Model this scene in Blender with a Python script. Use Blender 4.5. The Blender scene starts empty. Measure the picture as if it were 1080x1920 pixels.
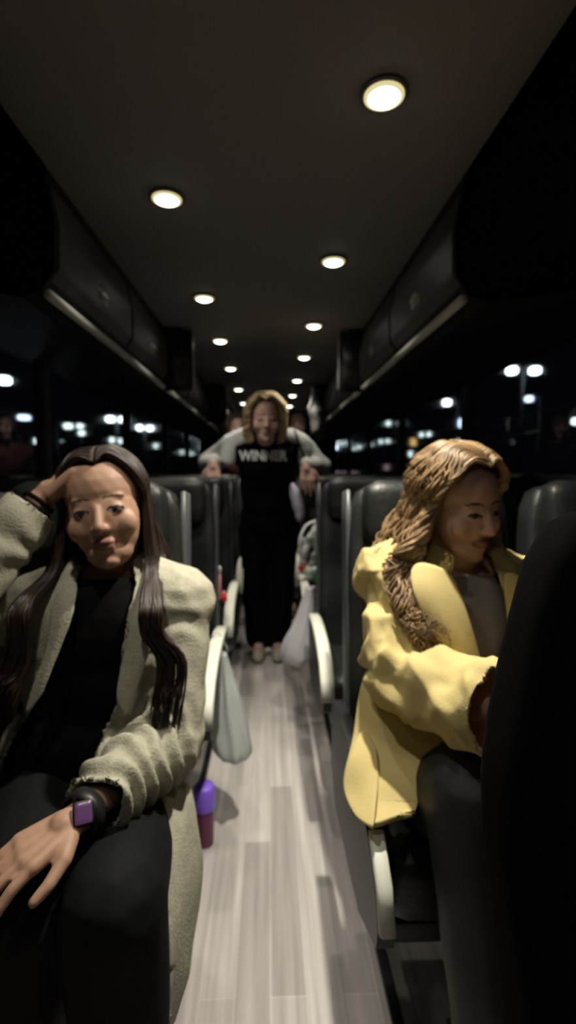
import bpy, bmesh, math, random
import numpy as np
from mathutils import Vector, Matrix, noise, Euler

random.seed(7)
R = math.radians
SC = bpy.context.scene
COL = SC.collection

# ------------------------------------------------------------------ camera
F = 950.0
CAM = Vector((0, 0, 1.2))
ROT = Euler((R(90 - 4.57), 0, R(-2.11)), 'XYZ').to_matrix()
cd = bpy.data.cameras.new('camera')
cam = bpy.data.objects.new('camera', cd)
COL.objects.link(cam)
cam.location = CAM
cam.rotation_euler = ROT.to_euler('XYZ')
cd.sensor_fit = 'VERTICAL'
cd.sensor_height = 36.0
cd.sensor_width = 36.0
cd.lens = 36.0 * F / 1920
cd.clip_start = 0.02
cd.clip_end = 500
cd.dof.use_dof = True
cd.dof.focus_distance = 0.50
cd.dof.aperture_fstop = 3.6
SC.camera = cam

def P(px, py, d):
    """the place at distance d along the aisle that photo pixel (px, py) looks at"""
    v = ROT @ Vector(((px - 540) / F, -(py - 960) / F, -1))
    return CAM + v * (d / v.y)

# ------------------------------------------------------------------ world, exposure
w = bpy.data.worlds.new('world')
SC.world = w
w.use_nodes = True
w.node_tree.nodes['Background'].inputs[0].default_value = (.30, .34, .55, 1)
w.node_tree.nodes['Background'].inputs[1].default_value = 0.004
SC.view_settings.view_transform = 'Standard'
SC.view_settings.look = 'None'
SC.view_settings.gamma = 1
SC.view_settings.use_curve_mapping = False
SC.view_settings.exposure = 0.0

CEIL = 2.0
LX, RX = -0.296, 0.245
# (x, y along the aisle, watts) of the recessed ceiling downlights
LAMPS = [(RX, -.57, 2), (RX, .28, 4), (RX, 1.13, 100), (RX, 1.98, 20), (RX, 2.83, 19), (RX, 3.60, 20), (RX, 4.50, 16),
         (RX, 5.38, 11), (RX, 6.23, 11), (RX, 7.1, 11),
         (LX, -.14, 3), (LX, .70, 16), (LX, 1.557, 20), (LX, 2.41, 20), (LX, 3.17, 18), (LX, 4.0, 18), (LX, 5.0, 11), (LX, 6.0, 11), (LX, 6.9, 11)]

# ------------------------------------------------------------------ materials
def mat(name, col, rough=.6, metal=0, spec=.5, noise_amt=0, scale=20, bump=0, bscale=200, emit=None, estr=0, trans=0, sheen=0, alpha=1):
    m = bpy.data.materials.new(name)
    m.use_nodes = True
    nt = m.node_tree
    b = nt.nodes['Principled BSDF']
    b.inputs['Base Color'].default_value = (*col, 1)
    b.inputs['Roughness'].default_value = rough
    b.inputs['Metallic'].default_value = metal
    b.inputs['Specular IOR Level'].default_value = spec
    b.inputs['Transmission Weight'].default_value = trans
    b.inputs['Sheen Weight'].default_value = sheen
    b.inputs['Alpha'].default_value = alpha
    if emit:
        b.inputs['Emission Color'].default_value = (*emit, 1)
        b.inputs['Emission Strength'].default_value = estr
    tc = nt.nodes.new('ShaderNodeTexCoord')
    if noise_amt:
        n = nt.nodes.new('ShaderNodeTexNoise')
        n.inputs['Scale'].default_value = scale
        n.inputs['Detail'].default_value = 5
        nt.links.new(tc.outputs['Object'], n.inputs['Vector'])
        r = nt.nodes.new('ShaderNodeValToRGB')
        r.color_ramp.elements[0].position = .3
        r.color_ramp.elements[1].position = .7
        r.color_ramp.elements[0].color = (*[c * (1 - noise_amt) for c in col], 1)
        r.color_ramp.elements[1].color = (*[min(1, c * (1 + noise_amt)) for c in col], 1)
        nt.links.new(n.outputs['Fac'], r.inputs['Fac'])
        nt.links.new(r.outputs['Color'], b.inputs['Base Color'])
    if bump:
        n = nt.nodes.new('ShaderNodeTexNoise')
        n.inputs['Scale'].default_value = bscale
        n.inputs['Detail'].default_value = 3
        nt.links.new(tc.outputs['Object'], n.inputs['Vector'])
        bp = nt.nodes.new('ShaderNodeBump')
        bp.inputs['Strength'].default_value = bump
        bp.inputs['Distance'].default_value = .004
        nt.links.new(n.outputs['Fac'], bp.inputs['Height'])
        nt.links.new(bp.outputs['Normal'], b.inputs['Normal'])
    return m

M = {}
M['ceiling'] = mat('headliner', (.20, .185, .19), .8, bump=.2, bscale=60)
M['bulk'] = mat('dark_panel', (.010, .010, .011), .6, spec=.3)
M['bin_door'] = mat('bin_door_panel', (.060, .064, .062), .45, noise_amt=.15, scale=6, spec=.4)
M['bin_shaded'] = mat('bin_panel_shaded', (.0015, .0015, .0015), 1, spec=0)  # unlit near bins: their shade is put into this near-black colour
M['rail'] = mat('rail_plastic', (.62, .62, .58), .45)
M['chrome'] = mat('latch_metal', (.6, .6, .55), .3, metal=1)
M['leather'] = mat('black_leather', (.012, .014, .014), .46, spec=.45, noise_amt=.3, scale=12, bump=.3, bscale=90)
M['leather_trim'] = mat('grey_leather_trim', (.075, .08, .085), .42, noise_amt=.1, scale=20)
M['black_plastic'] = mat('black_plastic', (.012, .012, .013), .45)
M['grey_plastic'] = mat('grey_plastic', (.13, .13, .13), .4)
M['pad'] = mat('cream_armrest_pad', (.74, .75, .66), .5)
M['steel'] = mat('dull_steel', (.3, .31, .32), .4, metal=.8)
M['skin'] = mat('skin', (.44, .255, .175), .55, noise_amt=.08, scale=30)
M['skin_pale'] = mat('pale_skin', (.56, .35, .29), .55, noise_amt=.08, scale=30)
M['lip'] = mat('lips', (.33, .16, .125), .7)
M['eye_dark'] = mat('eyelashes_and_iris', (.02, .014, .012), .4)
M['eye_white'] = mat('eye_white', (.22, .19, .18), .4)
M['brow'] = mat('eyebrow', (.09, .055, .035), .7)
M['black_cloth'] = mat('black_cloth', (.004, .004, .0045), .9, spec=.08)
M['trouser'] = mat('black_trousers', (.005, .006, .006), .8, spec=.16)
M['sheen_trouser'] = mat('charcoal_trousers', (.018, .019, .019), .6, spec=.4)
M['seat_shaded'] = mat('seat_back_shaded', (.0025, .0025, .003), 1, spec=.05)  # darker copy for the foreground seat, shade put into the colour
M['cream_cloth'] = mat('cream_wool', (.40, .385, .30), .9, noise_amt=.12, scale=60, bump=.5, bscale=250)
M['trench'] = mat('yellow_trench_cotton', (.56, .45, .19), .8, noise_amt=.05, scale=14, bump=.2, bscale=300)
M['grey_top'] = mat('grey_top', (.20, .18, .19), .8)
M['grey_hood'] = mat('grey_sweat_fabric', (.40, .41, .40), .85, noise_amt=.15, scale=20)
M['white_cloth'] = mat('white_cloth', (.76, .78, .80), .85)
M['dark_red'] = mat('dark_red_cloth', (.10, .02, .02), .85)
M['hair_brown'] = mat('dark_brown_hair', (.022, .011, .007), .5, noise_amt=.5, scale=40)
M['hair_wavy'] = mat('light_brown_hair', (.26, .165, .08), .5, noise_amt=.5, scale=28)
M['hair_blond'] = mat('blond_hair', (.55, .43, .24), .6, noise_amt=.4, scale=30)
M['hair_black'] = mat('black_hair', (.015, .011, .010), .5, noise_amt=.4, scale=30)
M['hair_ash'] = mat('ash_brown_hair', (.14, .13, .11), .6, noise_amt=.4, scale=30)
M['gold'] = mat('gold', (.8, .6, .25), .25, metal=1)
M['purple'] = mat('purple_lid_plastic', (.26, .13, .85), .4)
M['maroon'] = mat('maroon_bottle_plastic', (.16, .02, .09), .35)
M['plum_screen'] = mat('watch_screen', (.05, .02, .06), .3, emit=(.5, .22, .55), estr=.12)
M['bag_white'] = mat('white_bag_plastic', (.66, .65, .70), .45, trans=.15)
M['bag_clear'] = mat('clear_bag_plastic', (.75, .80, .78), .25, trans=.55, alpha=.8)
M['red'] = mat('red_plastic', (.8, .05, .04), .4)
M['green'] = mat('green_plastic', (.05, .42, .18), .4)
M['pale_green'] = mat('pale_green_label', (.62, .78, .68), .5)
M['pink'] = mat('pink_label', (.75, .30, .33), .5)
M['lavender'] = mat('lavender_white_canvas', (.5, .48, .62), .7)
M['shoe_grey'] = mat('pale_sneaker_canvas', (.42, .42, .35), .75)
M['asphalt'] = mat('asphalt', (.02, .02, .021), .85, noise_amt=.3, scale=2)
M['post'] = mat('post_metal', (.03, .03, .035), .5)
M['pillar'] = mat('window_pillar_trim', (.10, .11, .125), .5)
M['black_strip'] = mat('floor_track', (.012, .012, .014), .35)

def emis(name, col, s):
    m = bpy.data.materials.new(name)
    m.use_nodes = True
    nt = m.node_tree
    nt.nodes.clear()
    o = nt.nodes.new('ShaderNodeOutputMaterial')
    e = nt.nodes.new('ShaderNodeEmission')
    e.inputs[0].default_value = (*col, 1)
    e.inputs[1].default_value = s
    nt.links.new(e.outputs[0], o.inputs[0])
    return m
M['lamp_core'] = emis('lit_lens', (1, .98, .86), 7)
M['lamp_halo'] = emis('painted_bloom', (1, .86, .42), .75)  # bloom round the lens, painted as a glowing ring
M['e_white'] = emis('lamp_white', (.88, .95, 1), 14)
M['e_cool'] = emis('lamp_cool_white', (.62, .78, 1), 5)
M['e_dim'] = emis('lamp_dim_white', (.75, .88, .85), 4.5)
M['e_purple'] = emis('lamp_purple', (.35, .32, .95), 2.5)
M['e_amber'] = emis('lamp_amber', (1, .62, .2), 1.6)
M['e_orange'] = emis('lit_orange_sign', (1, .35, .1), 1.6)
M['e_pink'] = emis('lit_pink_sign', (.75, .5, .55), .7)

# floor planks
m = bpy.data.materials.new('grey_wood_planks')
m.use_nodes = True
nt = m.node_tree
b = nt.nodes['Principled BSDF']
tc = nt.nodes.new('ShaderNodeTexCoord')
mp = nt.nodes.new('ShaderNodeMapping')
mp.inputs['Rotation'].default_value = (0, 0, R(90))
nt.links.new(tc.outputs['Object'], mp.inputs['Vector'])
br = nt.nodes.new('ShaderNodeTexBrick')
br.inputs['Scale'].default_value = 1
br.inputs['Brick Width'].default_value = .78
br.inputs['Row Height'].default_value = .082
br.inputs['Mortar Size'].default_value = .0012
br.inputs['Mortar Smooth'].default_value = .3
br.offset = .37
br.inputs['Color1'].default_value = (.41, .375, .37, 1)
br.inputs['Color2'].default_value = (.62, .58, .565, 1)
br.inputs['Mortar'].default_value = (.66, .63, .61, 1)
nt.links.new(mp.outputs[0], br.inputs['Vector'])
mp2 = nt.nodes.new('ShaderNodeMapping')
mp2.inputs['Scale'].default_value = (45, 1.6, 1)
nt.links.new(tc.outputs['Object'], mp2.inputs['Vector'])
nz = nt.nodes.new('ShaderNodeTexNoise')
nz.inputs['Scale'].default_value = 1.0
nz.inputs['Detail'].default_value = 6
nt.links.new(mp2.outputs[0], nz.inputs['Vector'])
mr = nt.nodes.new('ShaderNodeMapRange')
mr.inputs[1].default_value = .3
mr.inputs[2].default_value = .7
mr.inputs[3].default_value = .72
mr.inputs[4].default_value = 1.15
nt.links.new(nz.outputs['Fac'], mr.inputs[0])
mx = nt.nodes.new('ShaderNodeMix')
mx.data_type = 'RGBA'
mx.blend_type = 'MULTIPLY'
mx.inputs[0].default_value = 1
nt.links.new(br.outputs['Color'], mx.inputs[6])
nt.links.new(mr.outputs[0], mx.inputs[7])
nt.links.new(mx.outputs[2], b.inputs['Base Color'])
b.inputs['Roughness'].default_value = .42
M['floor'] = m

# window glass
m = mat('window_glass', (.55, .6, .62), .02, trans=1)
m.node_tree.nodes['Principled BSDF'].inputs['IOR'].default_value = 1.45
M['glass'] = m

# ------------------------------------------------------------------ mesh helpers
def link(name, me, material, parent=None, smooth=True):
    o = bpy.data.objects.new(name, me)
    COL.objects.link(o)
    ms = material if isinstance(material, (list, tuple)) else [material]
    for q in ms:
        me.materials.append(q)
    if smooth:
        me.polygons.foreach_set('use_smooth', [True] * len(me.polygons))
    if parent:
        o.parent = parent
        o.matrix_parent_inverse = Matrix.Identity(4)
        o.location = -Vector(parent.get('_base', (0, 0, 0))) if not parent.parent else Vector((0, 0, 0))
    return o

def thing(name, label, cat, base=(0, 0, 0), group=None):
    o = bpy.data.objects.new(name, None)
    COL.objects.link(o)
    o.empty_display_size = .05
    o.location = base
    o['_base'] = tuple(base)
    o['label'] = label
    o['category'] = cat
    if group:
        o['group'] = group
    return o

def tag(o, label, cat, group=None, kind=None):
    o['label'] = label
    o['category'] = cat
    if group:
        o['group'] = group
    if kind:
        o['kind'] = kind
    return o

def obj(name, bm, material, parent=None, smooth=True):
    me = bpy.data.meshes.new(name)
    bm.normal_update()
    bm.to_mesh(me)
    bm.free()
    return link(name, me, material, parent, smooth)

def struct(name, bm, material, smooth=False):
    o = obj(name, bm, material, None, smooth)
    o['kind'] = 'structure'
    return o

def add_box(bm, x0, x1, y0, y1, z0, z1):
    vs = [bm.verts.new(c) for c in ((x0, y0, z0), (x1, y0, z0), (x1, y1, z0), (x0, y1, z0), (x0, y0, z1), (x1, y0, z1), (x1, y1, z1), (x0, y1, z1))]
    for f in ((0, 3, 2, 1), (4, 5, 6, 7), (0, 1, 5, 4), (1, 2, 6, 5), (2, 3, 7, 6), (3, 0, 4, 7)):
        bm.faces.new([vs[i] for i in f])
    return bm

def boxbm(*a, bevel=0, seg=2):
    bm = bmesh.new()
    add_box(bm, *a)
    if bevel:
        bmesh.ops.bevel(bm, geom=bm.edges[:] + bm.verts[:], offset=bevel, segments=seg, affect='EDGES', profile=.5)
    return bm

def rbox(bm, c, size, r, n=8, rot=None, deform=None):
    """rounded cushion box"""
    t = bmesh.new()
    bmesh.ops.create_cube(t, size=2)
    bmesh.ops.subdivide_edges(t, edges=t.edges[:], cuts=n, use_grid_fill=True)
    hx, hy, hz = size[0] / 2, size[1] / 2, size[2] / 2
    for v in t.verts:
        p = Vector((v.co.x * hx, v.co.y * hy, v.co.z * hz))
        q = Vector((max(-hx + r, min(hx - r, p.x)), max(-hy + r, min(hy - r, p.y)), max(-hz + r, min(hz - r, p.z))))
        d = p - q
        if d.length > 1e-9:
            p = q + d.normalized() * r
        if deform:
            p = deform(p)
        if rot is not None:
            p = rot @ p
        v.co = p + Vector(c)
    add_bm(bm, t)
    return bm

def add_bm(bm, t):
    m_ = {}
    for v in t.verts:
        m_[v.index if v.index >= 0 else id(v)] = None
    t.verts.ensure_lookup_table()
    new = [bm.verts.new(v.co) for v in t.verts]
    t.verts.index_update()
    for f in t.faces:
        try:
            bm.faces.new([new[v.index] for v in f.verts])
        except ValueError:
            pass
    t.free()

def frame(d):
    d = Vector(d).normalized()
    up = Vector((0, 0, 1)) if abs(d.z) < .9 else Vector((0, 1, 0))
    s = d.cross(up).normalized()
    return s, s.cross(d).normalized(), d

def add_tube(bm, pts, rad, n=8, flat=1.0, cap=True):
    pts = [Vector(p) for p in pts]
    if not hasattr(rad, '__len__'):
        rad = [rad] * len(pts)
    rings = []
    s = None
    for i, p in enumerate(pts):
        d = (pts[min(i + 1, len(pts) - 1)] - pts[max(i - 1, 0)])
        if d.length < 1e-9:
            d = Vector((0, 0, 1))
        d.normalize()
        if s is None:
            s, u, _ = frame(d)
        else:
            s = (s - d * s.dot(d))
            s.normalize()
            u = s.cross(d).normalized()
        rings.append([bm.verts.new(p + (s * math.cos(a) + u * math.sin(a) * flat) * rad[i]) for a in [2 * math.pi * k / n for k in range(n)]])
    for a, b_ in zip(rings, rings[1:]):
        for k in range(n):
            bm.faces.new((a[k], a[(k + 1) % n], b_[(k + 1) % n], b_[k]))
    if cap:
        bm.faces.new(rings[0][::-1])
        bm.faces.new(rings[-1])
    return bm

def add_lathe(bm, prof, c=(0, 0, 0), n=24, rot=None):
    rings = []
    for (r, z) in prof:
        ring = []
        for k in range(n):
            a = 2 * math.pi * k / n
            p = Vector((r * math.cos(a), r * math.sin(a), z))
            if rot is not None:
                p = rot @ p
            ring.append(bm.verts.new(p + Vector(c)))
        rings.append(ring)
    for a, b_ in zip(rings, rings[1:]):
        for k in range(n):
            bm.faces.new((a[k], a[(k + 1) % n], b_[(k + 1) % n], b_[k]))
    bm.faces.new(rings[0][::-1])
    bm.faces.new(rings[-1])
    return bm

def prism(bm, poly, axis, a, b_):
    """poly: list of 2D points; axis 'x' -> (y,z) outline swept in x; axis 'y' -> (x,z) outline swept in y"""
    def mk(p, t):
        return (t, p[0], p[1]) if axis == 'x' else (p[0], t, p[1])
    A = [bm.verts.new(mk(p, a)) for p in poly]
    B = [bm.verts.new(mk(p, b_)) for p in poly]
    n = len(poly)
    bm.faces.new(A)
    bm.faces.new(B[::-1])
    for i in range(n):
        bm.faces.new((A[i], B[i], B[(i + 1) % n], A[(i + 1) % n]))
    bmesh.ops.recalc_face_normals(bm, faces=bm.faces[:])
    return bm

# ------------------------------------------------------------------ soft solid shapes: unions of balls and tapered limbs, remeshed to one skin
def capsule(a, b_, r0, r1, flat=1.0, nrm=None):
    return ('cap', Vector(a), Vector(b_), r0, r1)

def ell(c, r, rot=None):
    return ('ell', Vector(c), Vector(r), rot)

def chain(pts, rads):
    return [capsule(pts[i], pts[i + 1], rads[i], rads[i + 1]) for i in range(len(pts) - 1)]

def soft_mesh(name, prims, voxel=.005, smooth=4, post=None):
    bm = bmesh.new()
    for p in prims:
        if p[0] == 'cap':
            _, a, b_, r0, r1 = p
            d = b_ - a
            for c, r in ((a, r0), (b_, r1)):
                bmesh.ops.create_icosphere(bm, subdivisions=2, radius=r, matrix=Matrix.Translation(c))
            if d.length > 1e-5:
                add_tube(bm, [a, b_], [r0 * .985, r1 * .985], n=16)
        else:
            _, c, r, rot = p
            mtx = Matrix.Translation(c) @ ((rot.to_4x4()) if rot is not None else Matrix.Identity(4)) @ Matrix.Diagonal((*r, 1))
            bmesh.ops.create_icosphere(bm, subdivisions=3, radius=1, matrix=mtx)
    me = bpy.data.meshes.new('tmp')
    bm.to_mesh(me)
    bm.free()
    o = bpy.data.objects.new('tmp', me)
    COL.objects.link(o)
    md = o.modifiers.new('r', 'REMESH')
    md.mode = 'VOXEL'
    md.voxel_size = voxel
    sm = o.modifiers.new('s', 'SMOOTH')
    sm.factor = .5
    sm.iterations = smooth
    dg = bpy.context.evaluated_depsgraph_get()
    dg.update()
    out = bpy.data.meshes.new_from_object(o.evaluated_get(dg))
    out.name = name
    bpy.data.objects.remove(o)
    bpy.data.meshes.remove(me)
    if post:
        n = len(out.vertices)
        co = np.empty(n * 3)
        out.vertices.foreach_get('co', co)
        no = np.empty(n * 3)
        out.vertices.foreach_get('normal', no)
        co = co.reshape(-1, 3)
        no = no.reshape(-1, 3)
        co = post(co, no)
        out.vertices.foreach_set('co', co.ravel())
        out.update()
    return out

def face_centers(me):
    a = np.empty(len(me.polygons) * 3)
    me.polygons.foreach_get('center', a)
    n = np.empty(len(me.polygons) * 3)
    me.polygons.foreach_get('normal', n)
    return a.reshape(-1, 3), n.reshape(-1, 3)

def cut_faces(me, mask, thick=.006):
    """open a garment: drop the masked faces and give the cloth a thickness"""
    bm = bmesh.new()
    bm.from_mesh(me)
    bm.faces.ensure_lookup_table()
    bmesh.ops.delete(bm, geom=[bm.faces[i] for i in np.nonzero(mask)[0]], context='FACES')
    bd = [v for v in bm.verts if v.is_boundary]
    for _ in range(14):
        bmesh.ops.smooth_vert(bm, verts=bd, factor=.5, use_axis_x=True, use_axis_y=True, use_axis_z=True)
    bm.to_mesh(me)
    bm.free()
    return apply_mod(me, 'SOLIDIFY', thickness=thick, offset=-1)

def apply_mod(me, kind, **kw):
    o = bpy.data.objects.new('tmp', me)
    COL.objects.link(o)
    md = o.modifiers.new('m', kind)
    for k, v in kw.items():
        setattr(md, k, v)
    dg = bpy.context.evaluated_depsgraph_get()
    dg.update()
    out = bpy.data.meshes.new_from_object(o.evaluated_get(dg))
    bpy.data.objects.remove(o)
    return out

def wrinkle(amp=.004, scale=9, stretch=(1, 1, 1)):
    def f(co, no):
        d = np.array([noise.noise(Vector((c[0] * scale * stretch[0], c[1] * scale * stretch[1], c[2] * scale * stretch[2]))) for c in co])
        return co + no * (d * amp)[:, None]
    return f

def ridges(amp=.01, scale=8):
    def f(co, no):
        d = np.array([1 - 2.6 * abs(noise.noise(Vector((c[0] * scale * 1.5 + 3, c[1] * scale, c[2] * scale * .9 + c[0] * scale * .8)))) for c in co])
        return co + no * (np.clip(d, -.5, 1) * amp * .6)[:, None]
    return f

def ring_folds(a, b_, rad, amp, freq, seed=0):
    """cloth bunching round a limb from a to b_"""
    a = np.array(a)
    b2 = np.array(b_)
    ax = b2 - a
    L = np.linalg.norm(ax)
    ax = ax / L
    def f(co, no):
        rel = co - a
        t = rel @ ax
        dist = np.linalg.norm(rel - t[:, None] * ax, axis=1)
        wgt = np.clip(1 - np.maximum(0, dist - rad) / .02, 0, 1) * np.clip((t + .02) / .04, 0, 1) * np.clip((L + .02 - t) / .03, 0, 1)
        nz_ = np.array([noise.noise(Vector(c) * 11 + Vector((seed, 0, 0))) for c in co])
        nz2 = np.array([noise.noise(Vector(c) * 26 + Vector((seed, 4, 0))) for c in co])
        return co + no * (wgt * amp * (np.sin(t * freq + nz_ * 5.5) + .5 * nz2))[:, None]
    return f

def seq(*fs):
    def f(co, no):
        for g in fs:
            co = g(co, no)
        return co
    return f

def sheet(name, grid, material, parent, thick=.008, lv=2, amp=0.0):
    bm = bmesh.new()
    rows = [[bm.verts.new(p) for p in r] for r in grid]
    for a, b_ in zip(rows, rows[1:]):
        for k in range(len(a) - 1):
            bm.faces.new((a[k], a[k + 1], b_[k + 1], b_[k]))
    me = bpy.data.meshes.new(name)
    bm.to_mesh(me)
    bm.free()
    me = apply_mod(me, 'SUBSURF', levels=lv + 1, render_levels=lv + 1)
    if amp:
        for v in me.vertices:
            v.co += v.normal * amp * noise.noise(v.co * 10)
    me = apply_mod(me, 'SOLIDIFY', thickness=thick, offset=0)
    me.name = name
    return link(name, me, material, parent)

def children(o):
    return [c for c in bpy.data.objects if c.parent == o]

def dup(root, loc, label, group=None, kids=None, skip=()):
    r = root.copy()
    COL.objects.link(r)
    r.location = loc
    r['label'] = label
    if group:
        r['group'] = group
    for ch in kids if kids is not None else children(root):
        if ch.name.split('.')[0] in skip:
            continue
        c = ch.copy()
        COL.objects.link(c)
        c.parent = r
        for g in SUB.get(ch.name, []):
            d = g.copy()
            COL.objects.link(d)
            d.parent = c
    return r
SUB = {}

# ================================================================== THE BUS SHELL
WL, WR = -1.22, 1.27
Y0, Y1 = -1.6, 9.6
struct('floor', boxbm(WL, WR, Y0, Y1, -.06, 0), M['floor'])
bm = boxbm(-.62, .56, Y0, Y1, CEIL, CEIL + .04)
struct('ceiling', bm, M['ceiling'])
struct('trim_1', boxbm(.262, .288, Y0, Y1, .0, .012, bevel=.003), M['black_strip'])
struct('trim_2', boxbm(-.275, -.25, Y0, Y1, .0, .012, bevel=.003), M['black_strip'])
struct('wall_rear', boxbm(WL, WR, Y1, Y1 + .05, 0, CEIL + .04), M['bulk'])
struct('wall_front', boxbm(WL, WR, Y0 - .05, Y0, 0, CEIL + .04), M['bulk'])
WZ0, WZ1 = .92, 1.77
for side, X, sg, first in (('left', WL, -1, 2.57 * 1.1), ('right', WR, 1, 2.96 * 1.1)):
    xs = sorted((X, X + sg * .05))
    bm = bmesh.new()
    add_box(bm, xs[0], xs[1], Y0, Y1, -.06, WZ0)
    add_box(bm, xs[0], xs[1], Y0, Y1, WZ1, CEIL + .04)
    struct('wall_' + side, bm, M['bulk'])
    step = 1.62
    ys = [first + step * k for k in range(-3, 5)]
    ys = [y for y in ys if Y0 < y < Y1]
    for y in ys:
        xi = sorted((X - sg * .025, X + sg * .04))
        struct('trim_%s_pillar' % side, boxbm(xi[0], xi[1], y - .035, y + .035, WZ0, WZ1, bevel=.006), M['pillar'])
    edges = [Y0] + ys + [Y1]
    for a, b_ in zip(edges, edges[1:]):
        n = len([o for o in bpy.data.objects if o.name.startswith('window_')]) + 1
        xg = sorted((X + sg * .012, X + sg * .018))
        struct('window_%d' % n, boxbm(xg[0], xg[1], a + .02, b_ - .02, WZ0, WZ1), M['glass'])
    # sill ledge
    xi = sorted((X - sg * .03, X + sg * .01))
    struct('trim_%s_sill' % side, boxbm(xi[0], xi[1], Y0, Y1, WZ0 - .03, WZ0 + .005, bevel=.005), M['grey_plastic'])

# ------------------------------------------------------------------ ceiling downlights
def downlight(x, y, watts, label, group):
    t = thing('ceiling_downlight', label, 'ceiling light', (x, y, CEIL), group)
    bm = bmesh.new()
    add_lathe(bm, [(.050, .0), (.052, -.006), (.046, -.009), (.040, -.007)], (x, y, CEIL), 28)
    obj('bezel', bm, M['grey_plastic'], t)
    bm = bmesh.new()
    add_lathe(bm, [(.0425, -.001), (.0425, -.011), (.034, -.013)], (x, y, CEIL), 28)
    obj('bloom_ring', bm, M['lamp_halo'], t)
    bm = bmesh.new()
    add_lathe(bm, [(.034, -.004), (.034, -.014), (.022, -.020), (.008, -.022)], (x, y, CEIL), 28)
    obj('lens', bm, M['lamp_core'], t)
    ld = bpy.data.lights.new('downlight_beam', 'SPOT')
    ld.energy = watts
    ld.color = (1, .93, .78)
    ld.spot_size = R(104)
    ld.spot_blend = .9
    ld.shadow_soft_size = .022
    lo = bpy.data.objects.new('downlight_beam', ld)
    COL.objects.link(lo)
    lo.parent = t
    lo.location = (0, 0, -.03)
ordn = ['nearest', 'second nearest', 'third nearest', 'fourth nearest', 'fifth nearest', 'sixth nearest', 'seventh nearest', 'eighth nearest', 'ninth nearest', 'tenth nearest', 'eleventh nearest']
kl = kr = 0
for (x, y, wt) in LAMPS:
    vis = y > .75
    sd = 'right' if x > 0 else 'left'
    if vis:
        k = kr if x > 0 else kl
        if x > 0: kr += 1
        else: kl += 1
        lab = 'round recessed ceiling downlight, %s of the lit ones in the %s row' % (ordn[k], sd)
        if sd == 'right' and k == 0:
            lab = 'largest and brightest round ceiling downlight, at the top right'
        downlight(x, y, wt, lab, 'ceiling downlights, %s row' % sd)
    else:
        lab = 'round recessed ceiling downlight in the %s row, over the photographer' % sd
        if y < 0: lab += ' and further forward'
        downlight(x, y, wt, lab, 'ceiling downlights, %s row' % sd)

# ------------------------------------------------------------------ overhead luggage bins
def bin_profile(sg, xf):
    X = WL if sg < 0 else WR
    return [(xf, CEIL + .03), (xf + sg * .0, CEIL - .03), (xf - sg * .02, 1.86), (xf - sg * .015, 1.74), (xf + sg * .02, 1.685), (xf + sg * .08, 1.665), (X, 1.765), (X, CEIL + .03)]

def luggage_bin(sg, y0, y1, near, label, latch=True):
    sd = 'left' if sg < 0 else 'right'
    xf = -.585 if sg < 0 else .53
    t = thing('luggage_bin', label, 'luggage bin', (xf, (y0 + y1) / 2, 1.7), 'overhead luggage bins, %s side' % sd)
    bm = bmesh.new()
    prism(bm, bin_profile(sg, xf), 'y', y0, y1)
    obj('bin_body', bm, M['bin_shaded'] if near else M['bulk'], t, smooth=False)
    bm = bmesh.new()
    pr = [(xf - sg * .004, CEIL - .035), (xf - sg * .026, 1.86), (xf - sg * .022, 1.745), (xf + sg * .012, 1.70), (xf + sg * .03, 1.72), (xf + sg * .02, 1.96)]
    prism(bm, pr, 'y', y0 + .012, y1 - .012)
    bmesh.ops.bevel(bm, geom=bm.edges[:], offset=.004, segments=2, affect='EDGES')
    dr = obj('bin_door', bm, M['bin_shaded'] if near else M['bin_door'], t, smooth=False)
    if not near:
        ym = (y0 + y1) / 2
        bm = boxbm(*sorted((xf - sg * .022, xf - sg * .034)), ym - .035, ym + .035, 1.785, 1.805, bevel=.004)
        add_box(bm, *sorted((xf - sg * .02, xf - sg * .025)), ym - .045, ym + .045, 1.77, 1.82)
        h = obj('latch', bm, M['chrome'], dr)
        h['label'] = 'chrome latch'
        bm = bmesh.new()
        add_tube(bm, [(xf + sg * .004, y0 + .0, 1.672), (xf + sg * .004, y1 - .0, 1.672)], .014, 10)
        obj('hand_rail', bm, M['rail'], t)
    return t
for sg in (-1, 1):
    sd = 'left' if sg < 0 else 'right'
    luggage_bin(sg, -.3, .55, True, 'overhead luggage bin, shade put into its black colour, above the photographer, %s side' % sd)
    luggage_bin(sg, .55, 1.42, True, 'overhead luggage bin, shade put into its black colour, without a rail, %s side, before the railed bins' % sd)
    y = 1.42
    nm = ['nearest railed', 'second railed', 'third railed', 'fourth railed', 'fifth railed', 'sixth railed', 'seventh railed', 'eighth railed', 'ninth railed', 'tenth railed', 'eleventh railed']
    k = 0
    while y < 9.3:
        luggage_bin(sg, y, y + .74, False, 'dark grey overhead luggage bin with latch, %s one on the %s side' % (nm[k], sd))
        k += 1
        y += .745

# ------------------------------------------------------------------ drop-down monitors
def monitor(x, y, label):
    t = thing('ceiling_monitor', label, 'monitor', (x, y, CEIL), 'monitors hanging by the luggage racks')
    obj('housing', boxbm(x - .10, x + .10, y, y + .055, 1.655, 1.985, bevel=.012), M['bulk'], t)
    obj('screen', boxbm(x - .085, x + .085, y - .003, y + .002, 1.68, 1.93), M['black_plastic'], t)
    s = 1 if x < 0 else -1
    bm = boxbm(*sorted((x + s * .100, x + s * .108)), y - .004, y + .05, 1.665, 1.975, bevel=.003)
    q = obj('side_trim', bm, M['grey_plastic'], t)
    obj('mount_bracket', boxbm(x - .05, x + .05, y + .01, y + .045, 1.97, CEIL, bevel=.003), M['bulk'], t)
monitor(-.53, 2.9, 'black monitor hanging at the left luggage rack, nearer one')
monitor(.50, 2.9, 'black monitor with pale edge hanging at the right luggage rack, nearer one')
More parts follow.
